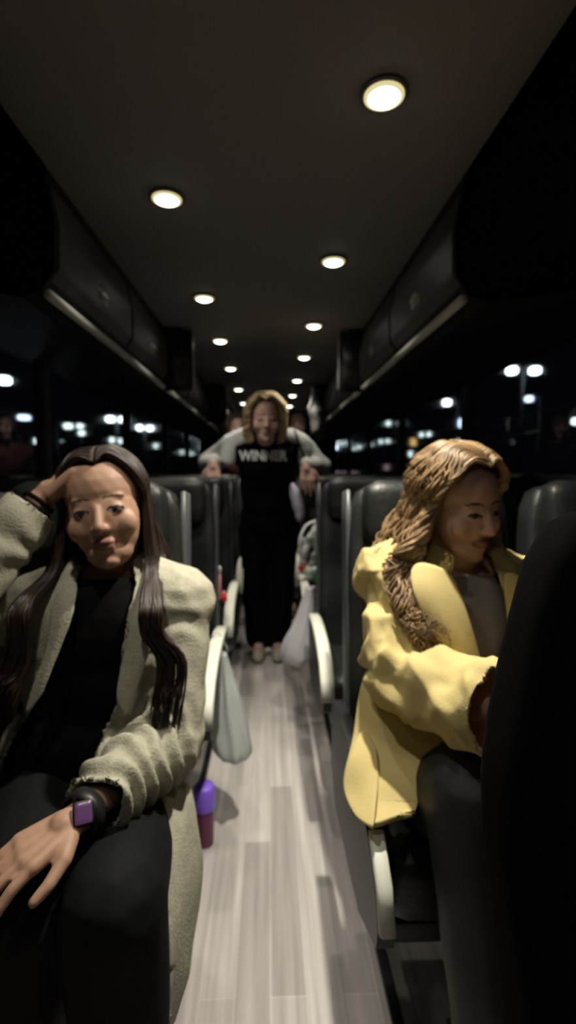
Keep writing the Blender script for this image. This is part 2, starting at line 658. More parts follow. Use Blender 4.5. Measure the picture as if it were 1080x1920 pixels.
monitor(-.50, 4.75, 'black monitor hanging at the left luggage rack, further one')
monitor(.49, 4.75, 'black monitor hanging at the right luggage rack, further one')

# ================================================================== SEATS (face the camera: -Y)
def recline(base_z=.42, ang=R(12)):
    def f(p):
        return p
    return f

def make_seat(sgn, label, group, arm=True):
    """origin: floor under the back plane, centre of the seat; sgn=+1 means the aisle is on its -x side"""
    t = thing('coach_seat', label, 'seat', (0, 0, 0), group)
    rot = Matrix.Rotation(R(-7), 3, 'X')
    def dback(p):
        u = p.z / .37
        y = p.y
        if y < 0:   # front: side bolsters and a hollow, sewn channels
            y -= .018 * (abs(p.x) / .22) ** 4 * 1.4
            y += .006 * math.cos(u * 9)
        x = p.x * (1 - .10 * max(0, u) ** 4)
        return Vector((x, y, p.z))
    bm = bmesh.new()
    rbox(bm, (0, .0, .785), (.445, .10, .75), .045, 12, rot, dback)
    obj('backrest', bm, M['leather'], t)
    bm = bmesh.new()
    def dhead(p):
        y = p.y - (.022 * (abs(p.x) / .18) ** 2 if p.y < 0 else 0)
        return Vector((p.x, y, p.z))
    rbox(bm, (0, -.010, 1.085), (.37, .10, .18), .045, 8, rot, dhead)
    obj('headrest', bm, M['leather'], t)
    bm = bmesh.new()
    rbox(bm, (-sgn * .218, .005, .80), (.018, .085, .70), .008, 6, rot)
    q = obj('side_trim', bm, M['leather_trim'], t)
    q['label'] = 'grey side trim'
    bm = bmesh.new()
    def dcush(p):
        z = p.z + (.02 * (abs(p.x) / .22) ** 4 if p.z > 0 else 0)
        return Vector((p.x, p.y, z))
    rbox(bm, (0, -.27, .415), (.445, .48, .13), .045, 10, Matrix.Rotation(R(-3), 3, 'X'), dcush)
    obj('seat_cushion', bm, M['leather'], t)
    bm = boxbm(-.21, .21, -.47, -.02, .30, .345, bevel=.006)
    obj('seat_frame', bm, M['black_plastic'], t)
    for yy in (-.40, -.08):
        bm = boxbm(-.02, .02, yy - .025, yy + .025, 0.0, .31, bevel=.004)
        add_box(bm, -.05, .05, yy - .04, yy + .04, 0, .012)
        obj('leg', bm, M['steel'], t)
    bm = bmesh.new()
    rbox(bm, (0, .065, .62), (.36, .02, .30), .009, 5, rot)
    obj('rear_pocket', bm, M['black_plastic'], t)
    if arm:
        xa = -sgn * .250
        # outline of the arm in (y, z): long gently sloping top that bends down at its front
        top = [(-.11, .600), (-.20, .612), (-.32, .612), (-.44, .600), (-.54, .572), (-.60, .530), (-.625, .480)]
        bm = bmesh.new()
        secs = []
        for i, (y, z) in enumerate(top):
            a = Vector((0, *top[max(0, i - 1)])); b_ = Vector((0, *top[min(len(top) - 1, i + 1)]))
            d = (b_ - a).normalized()
            nn = Vector((0, d.z, -d.y))
            if nn.z < 0: nn = -nn
            if i == len(top) - 1: nn = Vector((0, -1, .1)).normalized()
            hw, th = .022, .016
            c = Vector((xa, y, z))
            secs.append([bm.verts.new(c + Vector((sx * hw, 0, 0)) + nn * sz * th) for sx, sz in ((-1, 0), (-1, .7), (-.75, 1), (.75, 1), (1, .7), (1, 0))])
        for a, b_ in zip(secs, secs[1:]):
            for k in range(6):
                bm.faces.new((a[k], a[(k + 1) % 6], b_[(k + 1) % 6], b_[k]))
        bm.faces.new(secs[0]); bm.faces.new(secs[-1][::-1])
        bmesh.ops.recalc_face_normals(bm, faces=bm.faces[:])
        body = [(y, z) for y, z in top] + [(-.615, .44), (-.46, .36), (-.12, .33), (-.03, .40), (-.03, .58)]
        b2 = bmesh.new()
        prism(b2, body, 'x', xa - .014, xa + .014)
        ar = obj('armrest', b2, M['black_plastic'], t, smooth=False)
        pd = obj('armrest_pad', bm, M['pad'], ar)
        pd['label'] = 'cream armrest pad'
        SUB[ar.name] = [pd]
    return t

protoL = make_seat(-1, 'x', 'g')     # left block, aisle on +x side
protoR = make_seat(1, 'x', 'g')
protoLw = make_seat(-1, 'x', 'g', arm=False)
kidsL, kidsR, kidsW = children(protoL), children(protoR), children(protoLw)
kidsL = [k for k in kidsL]; kidsR = [k for k in kidsR]
used = set()
def put(proto, kids, loc, label, group):
    if proto.name not in used:
        used.add(proto.name)
        proto.location = loc
        proto['label'] = label
        proto['group'] = group
        return proto
    return dup(proto, loc, label, group, kids)
XA, XW = .432, .90
rown = ['in the first row behind the wavy-haired woman', '']
ordr = ['front', 'second', 'third', 'fourth', 'fifth', 'sixth', 'seventh', 'eighth', 'ninth', 'tenth', 'eleventh']
yl = [1.26, 2.0] + [2.80 + .80 * k for k in range(8)]
yr = [1.36 + .80 * k for k in range(10)]
for k, y in enumerate(yl):
    lab = ('black leather aisle coach seat behind the woman in the cream coat' if k == 0 else
           'black leather aisle coach seat on the left, %s row from the front' % ordr[k])
    put(protoL, kidsL, (-XA, y, 0), lab, 'coach seats, left block')
    lab = ('black leather window coach seat beside the woman in the cream coat' if k == 0 else
           'black leather window coach seat on the left, %s row from the front' % ordr[k])
    put(protoLw, kidsW, (-XW, y, 0), lab, 'coach seats, left block')
for k, y in enumerate(yr):
    lab = ('black leather aisle coach seat behind the woman in the yellow coat' if k == 0 else
           'black leather aisle coach seat on the right, %s row from the front' % ordr[k])
    put(protoR, kidsR, (XA, y, 0), lab, 'coach seats, right block')
    lab = ('black leather window coach seat beside the woman in the yellow coat' if k == 0 else
           'black leather window coach seat on the right, %s row from the front' % ordr[k])
    put(protoLw, kidsW, (XW + .02, y, 0), lab, 'coach seats, right block')

# the seat right in front of the woman in yellow, seen from behind, filling the right edge
FS = dup(protoR, (.474, .50, 0), 'black leather coach seat seen from behind, filling the lower right edge', 'coach seats, right block', kidsR, skip=('armrest', 'side_trim'))

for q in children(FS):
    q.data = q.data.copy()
    if len(q.data.materials): q.data.materials[0] = M['seat_shaded']
    if q.name.split('.')[0] in ('backrest', 'headrest', 'rear_pocket'):
        for v in q.data.vertices:     # this back narrows towards its top
            v.co.x += .030 * max(0, (v.co.z - .84) / .31) ** 1.4 * (1 if v.co.x < 0 else -1) * min(1, abs(v.co.x) / .16)
            v.co.x -= .022 * math.exp(-((v.co.z - .86) / .16) ** 2) * max(0, -v.co.x / .22)
# the armrest of the first left aisle seat lies under the cream coat
first = [o for o in bpy.data.objects if o.get('label', '').startswith('black leather aisle coach seat behind the woman in the cream')][0]
for q in children(first):
    if q.name.split('.')[0] == 'armrest':
        for g_ in children(q): bpy.data.objects.remove(g_)
        bpy.data.objects.remove(q)

# on the first right aisle seat only the front end of the pad shows below the yellow coat
for q in list(bpy.data.objects):
    if q.name.split('.')[0] == 'armrest_pad' and q.parent.parent.get('label', '').startswith('black leather aisle coach seat behind the woman in the yellow'):
        q.data = q.data.copy()
        for v in q.data.vertices:
            v.co.x = -.250 + (v.co.x + .250) * .6
            if v.co.y > -.54:
                v.co.y = -.54
                v.co.z = min(v.co.z, .585)

# ================================================================== PEOPLE
def head_mtx(c, yaw=0, pitch=0, roll=0, s=1.0):
    """yaw + turns the face to +x, pitch + tips it down, roll tilts it"""
    r = Matrix.Rotation(R(yaw), 4, 'Z') @ Matrix.Rotation(R(roll), 4, 'Y') @ Matrix.Rotation(R(pitch), 4, 'X')
    return Matrix.Translation(c) @ r @ Matrix.Scale(s, 4)

def head_prims(H):
    s = H.to_scale()[0]
    Rm = H.to_quaternion().to_matrix()
    T = lambda *p: H @ Vector(p)
    E = lambda c, r: ell(T(*c), Vector(r) * s, Rm)
    C = lambda a, b_, r0, r1: capsule(T(*a), T(*b_), r0 * s, r1 * s)
    return [E((0, .016, .036), (.074, .093, .080)), E((0, -.020, -.012), (.064, .060, .092)),
            E((0, -.030, -.076), (.044, .044, .034)), E((0, -.058, -.094), (.021, .018, .015)),
            E((.036, -.052, -.028), (.027, .020, .028)), E((-.036, -.052, -.028), (.027, .020, .028)),
            C((0, -.078, .004), (0, -.094, -.030), .0070, .0098), E((.009, -.085, -.033), (.0075, .009, .0065)), E((-.009, -.085, -.033), (.0075, .009, .0065)),
            C((-.040, -.058, .022), (-.012, -.066, .024), .0075, .0075), C((.040, -.058, .022), (.012, -.066, .024), .0075, .0075),
            E((0, -.0735, -.0575), (.021, .0090, .006)), E((0, -.0730, -.067), (.018, .0090, .007)),
            E((.031, -.062, .0), (.0145, .0135, .012)), E((-.031, -.062, .0), (.0145, .0135, .012)),
            E((.075, .012, -.006), (.010, .020, .031)), E((-.075, .012, -.006), (.010, .020, .031))]

def hand_prims(w_, d, palm, thumb, curl=.35, spread=.0, s=1.0):
    """wrist, finger direction, direction the palm faces, thumb side vector sign, finger bend in radians per joint"""
    d = Vector(d).normalized()
    n = Vector(palm)
    n = (n - d * n.dot(d)).normalized()
    sd = d.cross(n).normalized() * thumb
    w_ = Vector(w_)
    out = [capsule(w_, w_ + d * .025 * s, .022 * s, .024 * s)]
    for off, L, spr in ((.030, .070, .10), (.010, .078, .03), (-.010, .073, -.04), (-.028, .057, -.12)):
        kn = w_ + d * (.088 - abs(off - .01) * .25) * s + sd * off * s
        out.append(capsule(w_ + d * .018 * s + sd * off * .55 * s, kn, .0135 * s, .0115 * s))
        q = kn
        dirv = (d + sd * (spr + spread * off * 30)).normalized()
        ax = dirv.cross(n).normalized()
        for seg, r0, r1 in ((.45, .0092, .0085), (.31, .0085, .0078), (.24, .0078, .0066)):
            dirv = (Matrix.Rotation(curl, 3, ax) @ dirv).normalized()
            if dirv.dot(n) < -.2:
                pass
            nx = q + dirv * L * seg * s
            out.append(capsule(q, nx, r0 * s, r1 * s))
            q = nx
    b0 = w_ + d * .020 * s + sd * .016 * s
    t1 = b0 + (d * .028 + sd * .030 + n * .008) * s
    t2 = t1 + (d * .028 + sd * .012 + n * .008) * s
    t3 = t2 + (d * .022 + sd * .002 + n * .006) * s
    out += [capsule(b0, t1, .014 * s, .0115 * s), capsule(t1, t2, .0105 * s, .0095 * s), capsule(t2, t3, .0095 * s, .0075 * s)]
    return out

def torso_axes(J):
    side = (J['shR'] - J['shL']).normalized()
    up = (J['neck'] - J['pelvis']).normalized()
    side = (side - up * side.dot(up)).normalized()
    fw = up.cross(side)
    return Matrix((side, fw, up)).transposed()

def torso_prims(J, e=0.0, k=1.0):
    A = torso_axes(J)
    mid = J['pelvis'].lerp(J['neck'], .5)
    ch = J['pelvis'].lerp(J['neck'], .72)
    return [ell(ch, ((.145 + e) * k, (.100 + e) * k, (.15 + e * .5) * k), A), ell(mid, ((.128 + e) * k, (.090 + e) * k, .16 * k), A),
            ell(J['pelvis'] + A @ Vector((0, 0, .05)), ((.155 + e) * k, (.105 + e) * k, .13 * k), A),
            capsule(J['shL'], J['neck'], (.047 + e) * k, (.045 + e * .8) * k), capsule(J['shR'], J['neck'], (.047 + e) * k, (.045 + e * .8) * k),
            capsule(J['shL'], ch - A @ Vector((.06, 0, 0)), (.05 + e) * k, (.08 + e) * k), capsule(J['shR'], ch + A @ Vector((.06, 0, 0)), (.05 + e) * k, (.08 + e) * k)]

def body_mesh(J, H, hands, voxel=.0032, k=1.0, legs=True):
    pr = torso_prims(J, 0, k) + head_prims(H)
    pr.append(capsule(J['neck'] - Vector((0, 0, .03)), H @ Vector((0, .022, -.06)), .050 * k, .052 * k))
    for s in 'LR':
        pr += chain([J['sh' + s], J['el' + s], J['wr' + s]], [.045 * k, .036 * k, .0245 * k])
        if legs:
            pr += chain([J['hip' + s], J['kn' + s], J['an' + s]], [.085 * k, .055 * k, .036 * k])
            pr.append(capsule(J['an' + s], J['toe' + s], .036 * k, .026 * k))
    for h in hands:
        pr += hand_prims(*h[:4], **h[4])
    me = soft_mesh('body', pr, voxel, 3)
    return me

def paint_face(me, H, skin, mouth=.022):
    """lips, brows, lashes and eyes take their own material where they are"""
    for q in (skin, M['lip'], M['eye_dark'], M['eye_white'], M['brow']):
        me.materials.append(q)
    c, n = face_centers(me)
    Hi = np.array(H.inverted())
    l = c @ Hi[:3, :3].T + Hi[:3, 3]
    x, y, z = np.abs(l[:, 0]), l[:, 1], l[:, 2]
    idx = np.zeros(len(c), int)
    fr = y < -.045
    zz = z + .0625 - (x / .024) ** 2 * .004
    idx[fr & (x < mouth) & (np.abs(zz) < .0105 * np.sqrt(np.clip(1 - (x / mouth) ** 2, 0, 1)))] = 1
    idx[fr & (((x - .030) / .0125) ** 2 + ((z + .001) / .0045) ** 2 < 1)] = 3
    idx[fr & (((x - .030) / .0055) ** 2 + ((z + .001) / .0048) ** 2 < 1)] = 2
    idx[fr & (np.abs(x - .030) < .0145) & (np.abs(z - .0045 + ((x - .030) / .0145) ** 2 * .005) < .0024)] = 2
    idx[fr & (x > .011) & (x < .047) & (np.abs(z - .0245 + ((x - .028) / .02) ** 2 * .004) < .0022)] = 4
    me.polygons.foreach_set('material_index', idx.tolist())

def add_lock(bm, pts, r, n=5):
    m_ = len(pts)
    rr = [r * (.7 + .5 * math.sin(math.pi * min(1, (i + .6) / m_ * 1.1))) * (1 - .75 * max(0, (i / (m_ - 1) - .75) / .25)) for i in range(m_)]
    add_tube(bm, pts, rr, n, flat=.6)

def spline(pts, n):
    pts = [Vector(p) for p in pts]
    out = []
    q = [pts[0] * 2 - pts[1]] + pts + [pts[-1] * 2 - pts[-2]]
    for i in range(1, len(q) - 2):
        for j in range(n):
            t = j / n
            a, b_, c, d = q[i - 1], q[i], q[i + 1], q[i + 2]
            out.append(.5 * ((2 * b_) + (-a + c) * t + (2 * a - 5 * b_ + 4 * c - d) * t * t + (-a + 3 * b_ - 3 * c + d) * t ** 3))
    out.append(pts[-1])
    return out

def hair_mesh(H, material, parent, sides, nlock=60, r=.008, wave=0.0, wfreq=40, vol=1.0, seed=1, part=0.0, front_az=8):
    """sides: {-1: fn(az, rnd) -> list of world points the lock passes after the ear, +1: ...}"""
    rnd = random.Random(seed)
    bm = bmesh.new()
    # cap hugging the skull
    Rm = H.to_quaternion().to_matrix()
    s = H.to_scale()[0]
    t = bmesh.new()
    bmesh.ops.create_uvsphere(t, u_segments=40, v_segments=26, radius=1)
    cr = Vector((.079, .097, .086)) * 1.01 * (1 + (vol - 1) * .6)
    for v in t.verts:
        v.co = Vector((v.co.x * cr.x, v.co.y * cr.y, v.co.z * cr.z)) + Vector((0, .018, .038))
    kill = []
    for f in t.faces:
        c = f.calc_center_median()
        lim = .106 - .8 * max(0, abs(c.x) - .024)
        if c.y < -.02 and c.z < lim: kill.append(f)
        elif c.z < -.03: kill.append(f)
    bmesh.ops.delete(t, geom=kill, context='FACES')
    for v in t.verts:
        v.co = H @ v.co
    add_bm(bm, t)
    for sg in (-1, 1):
        if sg not in sides: continue
        for i in range(nlock):
            az = R(front_az + (176 - front_az) * ((i + rnd.random()) / nlock) ** 1.0)
            jr = rnd.uniform(1.0, 1.10) * vol
            def scalp(el, a):
                # el from the part line (pi/2) down to the ear line (0)
                x = sg * math.cos(el) * math.sin(a) * .081
                y = -math.cos(el) * math.cos(a) * .099 + .018
                z = math.sin(el) * .088 + .036
                return H @ (Vector((x, y, z)) * 1.0 + Vector((x, y - .018, z - .036)) * (jr - 1))
            y0 = -math.cos(az) * .079
            kk = max(0, min(1, (math.degrees(az) - 20) / 60))
            st = H @ Vector((part * s, y0 + .018, .036 + .088 * math.sqrt(max(.05, 1 - (y0 / .099) ** 2)) * 1.02 * vol))
            pts = [st] + [scalp(e, max(az, R(lo_))) for e, lo_ in ((R(46 + 20 * kk), 28), (R(27 + 11 * kk), 50), (R(5 + 5 * kk), 64), (R(-18), 74))]
            pts += sides[sg](math.degrees(az), rnd, pts[-1])
            sp = spline(pts, 5 if not wave else 8)
            if wave:
                ph = rnd.uniform(0, 6)
                L = 0
                for j in range(1, len(sp)):
                    L += (sp[j] - sp[j - 1]).length if j < len(sp) else 0
                    am = wave * min(1, max(0, (j / len(sp) - .15) * 2.2))
                    sp[j] = sp[j] + Vector((math.sin(j * wfreq / 40 + ph), math.cos(j * wfreq / 40 + ph * 1.3), .4 * math.sin(j * .6 + ph))) * am
            add_lock(bm, sp, r * rnd.uniform(.7, 1.25))
    return obj('hair', bm, material, parent)

def shoe(t, ank, toe, m_, name='shoe'):
    d = Vector(toe) - Vector(ank)
    d.z = 0
    d.normalize()
    a = Vector((ank[0], ank[1], .045)) - d * .05
    b_ = Vector((ank[0], ank[1], .038)) + d * .15
    me = soft_mesh(name, [capsule(a, a.lerp(b_, .55) , .043, .044), capsule(a.lerp(b_, .5), b_, .043, .036), capsule(a + Vector((0, 0, .01)), a + Vector((0, 0, .06)), .042, .038)], .006, 4)
    for v in me.vertices:
        v.co.z = max(v.co.z, .004)
    return link(name, me, m_, t)

def beyond(c, a, e, r=.10):
    ax = np.array((e - a).normalized())
    return ((c - np.array(e)) @ ax > 0) & (np.linalg.norm(c - np.array(e), axis=1) < r)

def V3(*a): return Vector(a)

# ---------------------------------------------------------- A: woman in the cream coat, hand on her head
A_ = thing('person', 'woman in a long cream coat seated on the left with one hand on her head', 'person', (-.35, 1.05, .45))
HA = head_mtx(P(198, 957, 1.06), yaw=8, pitch=-3, roll=-9, s=1.06)
J = dict(pelvis=V3(-.385, 1.04, .56), neck=V3(-.345, 1.10, .975),
         shR=P(332, 1128, 1.08), elR=P(318, 1385, .97), wrR=P(150, 1530, .745),
         shL=P(70, 1142, 1.10), elL=P(-118, 1160, .90), wrL=P(76, 938, 1.01),
         hipR=V3(-.30, 1.0, .53), knR=P(215, 1695, .70), anR=V3(-.215, .70, .11), toeR=V3(-.215, .56, .04),
         hipL=V3(-.47, 1.0, .53), knL=P(40, 1700, .72), anL=V3(-.42, .72, .11), toeL=V3(-.42, .58, .04))
hands = [(J['wrR'], P(-10, 1640, .66) - J['wrR'], Vector((0, .15, -1)), 1, dict(curl=.28)),
         (J['wrL'], P(178, 838, 1.06) - J['wrL'], Vector((.35, .3, -1)), 1, dict(curl=.24))]
me = body_mesh(J, HA, hands)
paint_face(me, HA, M['skin'])
o = link('body', me, [], A_)
JA = J
# black top
pr = torso_prims(J, .013)
me = soft_mesh('top', pr, .006, 5, wrinkle(.006, 12))
c, n = face_centers(me)
me = cut_faces(me, (np.hypot(c[:, 0] - J['neck'].x, c[:, 1] - J['neck'].y + .03) < .075) & (c[:, 2] > .985), .003)
link('black_top', me, M['black_cloth'], A_)
# coat
pr = torso_prims(J, .034)
pr += chain([J['shR'], J['elR'].lerp(J['shR'], .12), J['elR'], J['wrR'].lerp(J['elR'], .16)], [.072, .070, .068, .053])
pr += chain([J['shL'], J['elL'], J['wrL'].lerp(J['elL'], .10)], [.074, .064, .052])
pr += [ell(J['pelvis'] + V3(.02, .02, .02), (.20, .14, .13))]
fold = seq(ring_folds(J['shR'], J['elR'], .09, .002, 85, 1), ring_folds(J['elR'], J['wrR'], .08, .0085, 150, 3), ring_folds(J['elL'], J['wrL'], .08, .003, 90, 5), wrinkle(.007, 10))
me = soft_mesh('coat', pr, .005, 5, fold)
c, n = face_centers(me)
zr = [.45, .60, .69, .75, .97, 1.05]
xr = [-.40, -.36, -.325, -.300, -.272, -.30]
zl = [.45, .69, .84, .93, 1.05]
xl = [-.60, -.50, -.43, -.395, -.375]
inV = (c[:, 0] < np.interp(c[:, 2], zr, xr)) & (c[:, 0] > np.interp(c[:, 2], zl, xl)) & (c[:, 1] < 1.07)
# keep the sleeve, which passes in front of the opening
a0, b0 = np.array(J['elR']), np.array(J['wrR'])
tt = np.clip(((c - a0) @ (b0 - a0)) / ((b0 - a0) @ (b0 - a0)), 0, 1)
nearR = np.linalg.norm(c - (a0 + tt[:, None] * (b0 - a0)), axis=1) < .082
a0, b0 = np.array(J['elL']), np.array(J['wrL'])
tt = np.clip(((c - a0) @ (b0 - a0)) / ((b0 - a0) @ (b0 - a0)), 0, 1)
nearL = np.linalg.norm(c - (a0 + tt[:, None] * (b0 - a0)), axis=1) < .09
neckh = (np.hypot(c[:, 0] - J['neck'].x, c[:, 1] - J['neck'].y) < .07) & (c[:, 2] > .98)
cuff = beyond(c, J['elR'], J['wrR'].lerp(J['elR'], .12)) | beyond(c, J['elL'], J['wrL'].lerp(J['elL'], .07))
me = cut_faces(me, ((inV | (c[:, 2] < .47)) & ~nearR & ~nearL) | neckh | cuff, .007)
coat = link('coat', me, M['cream_cloth'], A_)
# lapels
sheet('lapel', [[P(270, 1092, 1.0), P(284, 1105, .99), P(298, 1135, .985)], [P(252, 1150, .955), P(280, 1165, .945), P(292, 1180, .95)],
                [P(232, 1225, .935), P(258, 1245, .925), P(268, 1262, .93)], [P(214, 1310, .92), P(228, 1335, .91), P(236, 1350, .915)]], M['cream_cloth'], coat, .004, 2, .005)
sheet('lapel', [[P(150, 1085, 1.0), P(122, 1092, .99), P(100, 1120, .985)], [P(142, 1140, .955), P(118, 1165, .945), P(95, 1190, .95)],
                [P(120, 1200, .935), P(96, 1230, .925), P(75, 1262, .93)], [P(78, 1300, .92), P(60, 1330, .91), P(42, 1350, .915)]], M['cream_cloth'], coat, .004, 2, .005)
# skirt of the coat, over the armrest and down
g = [[P(215, 1500, .90), P(262, 1488, .93), P(320, 1468, .95), P(350, 1455, .99)],
     [P(228, 1555, .83), P(285, 1532, .86), P(342, 1515, .89), P(368, 1550, .93)],
     [P(278, 1622, .78), P(318, 1605, .83), P(352, 1600, .87), P(378, 1620, .92)],
     [P(318, 1715, .74), P(338, 1720, .80), P(354, 1715, .84), P(368, 1705, .89)],
     [P(318, 1820, .71), P(331, 1820, .76), P(343, 1820, .80), P(352, 1812, .84)],
     [P(302, 1915, .69), P(308, 1925, .72), P(314, 1925, .75), P(322, 1915, .77)]]
sheet('coat_skirt', g, M['cream_cloth'], A_, .010, 3, .012)
# trousers
pr = [ell(J['pelvis'] - V3(0, 0, .02), (.175, .13, .12))]
for s in 'LR':
    pr += chain([J['hip' + s], J['kn' + s], J['an' + s]], [.098, .080, .055])
me = soft_mesh('trousers', pr, .007, 4, wrinkle(.006, 9))
link('trousers', me, M['trouser'], A_)
for s in 'LR':
    shoe(A_, J['an' + s], J['toe' + s], M['black_plastic'])
# hair: long and straight, down past the chest
def hA(sg):
    def f(az, rnd, last):
        fx = sg * (.035 + .035 * (az / 180)) + rnd.uniform(-.012, .012)
        ch = HA.translation
        front = az < 120
        yy = -.04 if front else .03
        L1 = V3(ch.x + sg * .095 + rnd.uniform(-.01, .01), last.y - .02 if front and az < 100 else last.y + .01, ch.z - .115)
        zz = rnd.uniform(-.30, -.40) + (-.03 if sg > 0 else 0)
        if front:
            q = rnd.random()
            return [L1, V3(ch.x + sg * (.100 + .035 * q), .955 - .02 * rnd.random(), ch.z - .165), V3(ch.x + sg * (.102 + .040 * q), .935 - .01 * rnd.random(), ch.z - .22), V3(ch.x + sg * (.108 + .055 * q) + (.02 if sg > 0 else 0), .925 + .015 * rnd.random(), ch.z - .28),
                    V3(ch.x + sg * (.10 + .055 * q) + (.015 if sg > 0 else -.03), .905, ch.z + zz)]
        return [L1, V3(ch.x + sg * .10 * rnd.random(), 1.19, ch.z - .22), V3(ch.x + sg * .10 * rnd.random(), 1.20, ch.z - .32)]
    return f
hair_mesh(HA, M['hair_brown'], A_, {-1: hA(-1), 1: hA(1)}, 170, .0052, seed=3, front_az=8, part=.005)
# watch, hair ties
def band(name, c, d, r, wdt, m_, parent, label=None):
    s_, u_, d_ = frame(d)
    bm = bmesh.new()
    n = 28
    rows = []
    for (rr, t) in ((r, -wdt / 2), (r + .004, -wdt / 2), (r + .004, wdt / 2), (r, wdt / 2)):
        rows.append([bm.verts.new(Vector(c) + d_ * t + (s_ * math.cos(a) + u_ * math.sin(a)) * rr) for a in [2 * math.pi * k / n for k in range(n)]])
    for i in range(4):
        a, b_ = rows[i], rows[(i + 1) % 4]
        for k in range(n):
            bm.faces.new((a[k], a[(k + 1) % n], b_[(k + 1) % n], b_[k]))
    o = obj(name, bm, m_, parent)
    if label: o['label'] = label
    return o
wp = J['wrR'].lerp(J['elR'], .03)
wt = thing('wristwatch', 'black wristwatch with a violet-lit screen on the wrist of the woman in cream', 'watch', wp)
band('strap', wp, J['wrR'] - J['elR'], .031, .024, M['black_plastic'], wt)
upw = (CAM - wp).normalized()
rotm = upw.to_track_quat('Z', 'Y').to_matrix()
bm = bmesh.new()
rbox(bm, wp + upw * .031, (.030, .034, .009), .004, 4, rotm)
cs = obj('watch_case', bm, M['black_plastic'], wt)
bm = bmesh.new()
rbox(bm, wp + upw * .0358, (.024, .028, .003), .001, 3, rotm)
obj('screen', bm, M['plum_screen'], wt)
for i, tq in enumerate((.02, .075, .13)):
    c = J['wrL'].lerp(J['elL'], tq)
    b_ = thing('hair_tie', ['black hair tie on the raised wrist, nearest the hand', 'black hair tie in the middle of the raised wrist', 'black hair tie on the raised wrist, nearest the sleeve'][i], 'hair tie', c, 'hair ties on the raised wrist')
    band('loop', c, J['wrL'] - J['elL'], .0285 + .002 * i, .009, M['black_cloth'], b_)

# ---------------------------------------------------------- B: woman in the yellow trench coat
B_ = thing('person', 'woman with wavy hair in a yellow trench coat looking down on the right', 'person', (.45, 1.1, .45))
HB = head_mtx(P(862, 948, 1.08), yaw=24, pitch=12, roll=-3, s=1.0)
J = dict(pelvis=V3(.43, 1.06, .56), neck=V3(.435, 1.13, .975),
         shL=P(738, 1082, 1.13), elL=P(765, 1268, .97), wrL=P(955, 1348, .76),
         shR=V3(.555, 1.13, .925), elR=V3(.63, .98, .70), wrR=V3(.50, .76, .74),
         hipL=V3(.35, 1.02, .53), knL=P(888, 1500, .80), anL=V3(.37, .70, .11), toeL=V3(.37, .56, .04),
         hipR=V3(.52, 1.02, .53), knR=V3(.52, .72, .60), anR=V3(.52, .70, .11), toeR=V3(.52, .56, .04))
hands = [(J['wrL'], V3(.55, -.45, -.15), V3(0, .1, -1), -1, dict(curl=.3)), (J['wrR'], V3(-.5, -.5, -.05), V3(0, .1, -1), 1, dict(curl=.35))]
me = body_mesh(J, HB, hands)
paint_face(me, HB, M['skin_pale'])
link('body', me, [], B_)
pr = torso_prims(J, .012)
me = soft_mesh('top', pr, .006, 5, wrinkle(.008, 16, (1.6, 1, .5)))
c, n = face_centers(me)
me = cut_faces(me, (np.hypot(c[:, 0] - J['neck'].x, c[:, 1] - J['neck'].y + .03) < .07) & (c[:, 2] > .98), .003)
link('grey_top', me, M['grey_top'], B_)
pr = torso_prims(J, .034)
pr += chain([J['shL'], J['elL'], J['wrL'].lerp(J['elL'], .05)], [.074, .078, .074])
pr += chain([J['shR'], J['elR'], J['wrR'].lerp(J['elR'], .1)], [.070, .070, .062])
pr += [ell(J['pelvis'] + V3(-.01, .02, .03), (.21, .15, .14)), capsule(J['shL'] + V3(.0, -.02, -.08), J['elL'] + V3(-.02, .01, -.0), .066, .060)]
fold = seq(ring_folds(J['shL'], J['elL'], .10, .009, 48, 11), ring_folds(J['elL'], J['wrL'], .10, .006, 40, 8), ridges(.022, 6.5), ridges(.008, 15))
me = soft_mesh('coat', pr, .005, 5, fold)
c, n = face_centers(me)
zl = [.50, .74, .99, 1.06]; xl = [.44, .432, .352, .375]
zr = [.50, .76, .99, 1.06]; xr = [.49, .485, .480, .49]
inV = (c[:, 0] > np.interp(c[:, 2], zl, xl)) & (c[:, 0] < np.interp(c[:, 2], zr, xr)) & (c[:, 1] < 1.10)
def near(c, a, b_, r):
    a0, b0 = np.array(a), np.array(b_)
    tt = np.clip(((c - a0) @ (b0 - a0)) / ((b0 - a0) @ (b0 - a0)), 0, 1)
    return np.linalg.norm(c - (a0 + tt[:, None] * (b0 - a0)), axis=1) < r
neckh = (np.hypot(c[:, 0] - J['neck'].x, c[:, 1] - J['neck'].y) < .065) & (c[:, 2] > .985)
cuff = beyond(c, J['elL'], J['wrL'].lerp(J['elL'], .02)) | beyond(c, J['elR'], J['wrR'].lerp(J['elR'], .08))
me = cut_faces(me, ((inV | (c[:, 2] < .57)) & ~near(c, J['elL'], J['wrL'], .10) & ~near(c, J['elR'], J['wrR'], .085)) | neckh | cuff, .006)
coatB = link('coat', me, M['trench'], B_)
# wide lapels, raised off the chest
sheet('lapel', [[P(770, 1050, 1.02), P(815, 1060, .99), P(850, 1075, 1.0)], [P(768, 1105, .965), P(820, 1120, .94), P(868, 1130, .96)],
                [P(808, 1185, .935), P(848, 1190, .915), P(886, 1195, .945)], [P(850, 1260, .92), P(880, 1255, .91), P(903, 1250, .935)],
                [P(898, 1320, .92), P(908, 1312, .915), P(914, 1300, .925)]], M['trench'], coatB, .006, 2, .004)
sheet('lapel', [[V3(.475, 1.02, 1.0), V3(.51, 1.0, .99), V3(.54, 1.01, .96)], [V3(.480, .985, .92), V3(.53, .97, .90), V3(.55, .975, .87)],
                [V3(.482, .97, .80), V3(.505, .96, .78), V3(.52, .965, .76)]], M['trench'], coatB, .006, 2, .003)
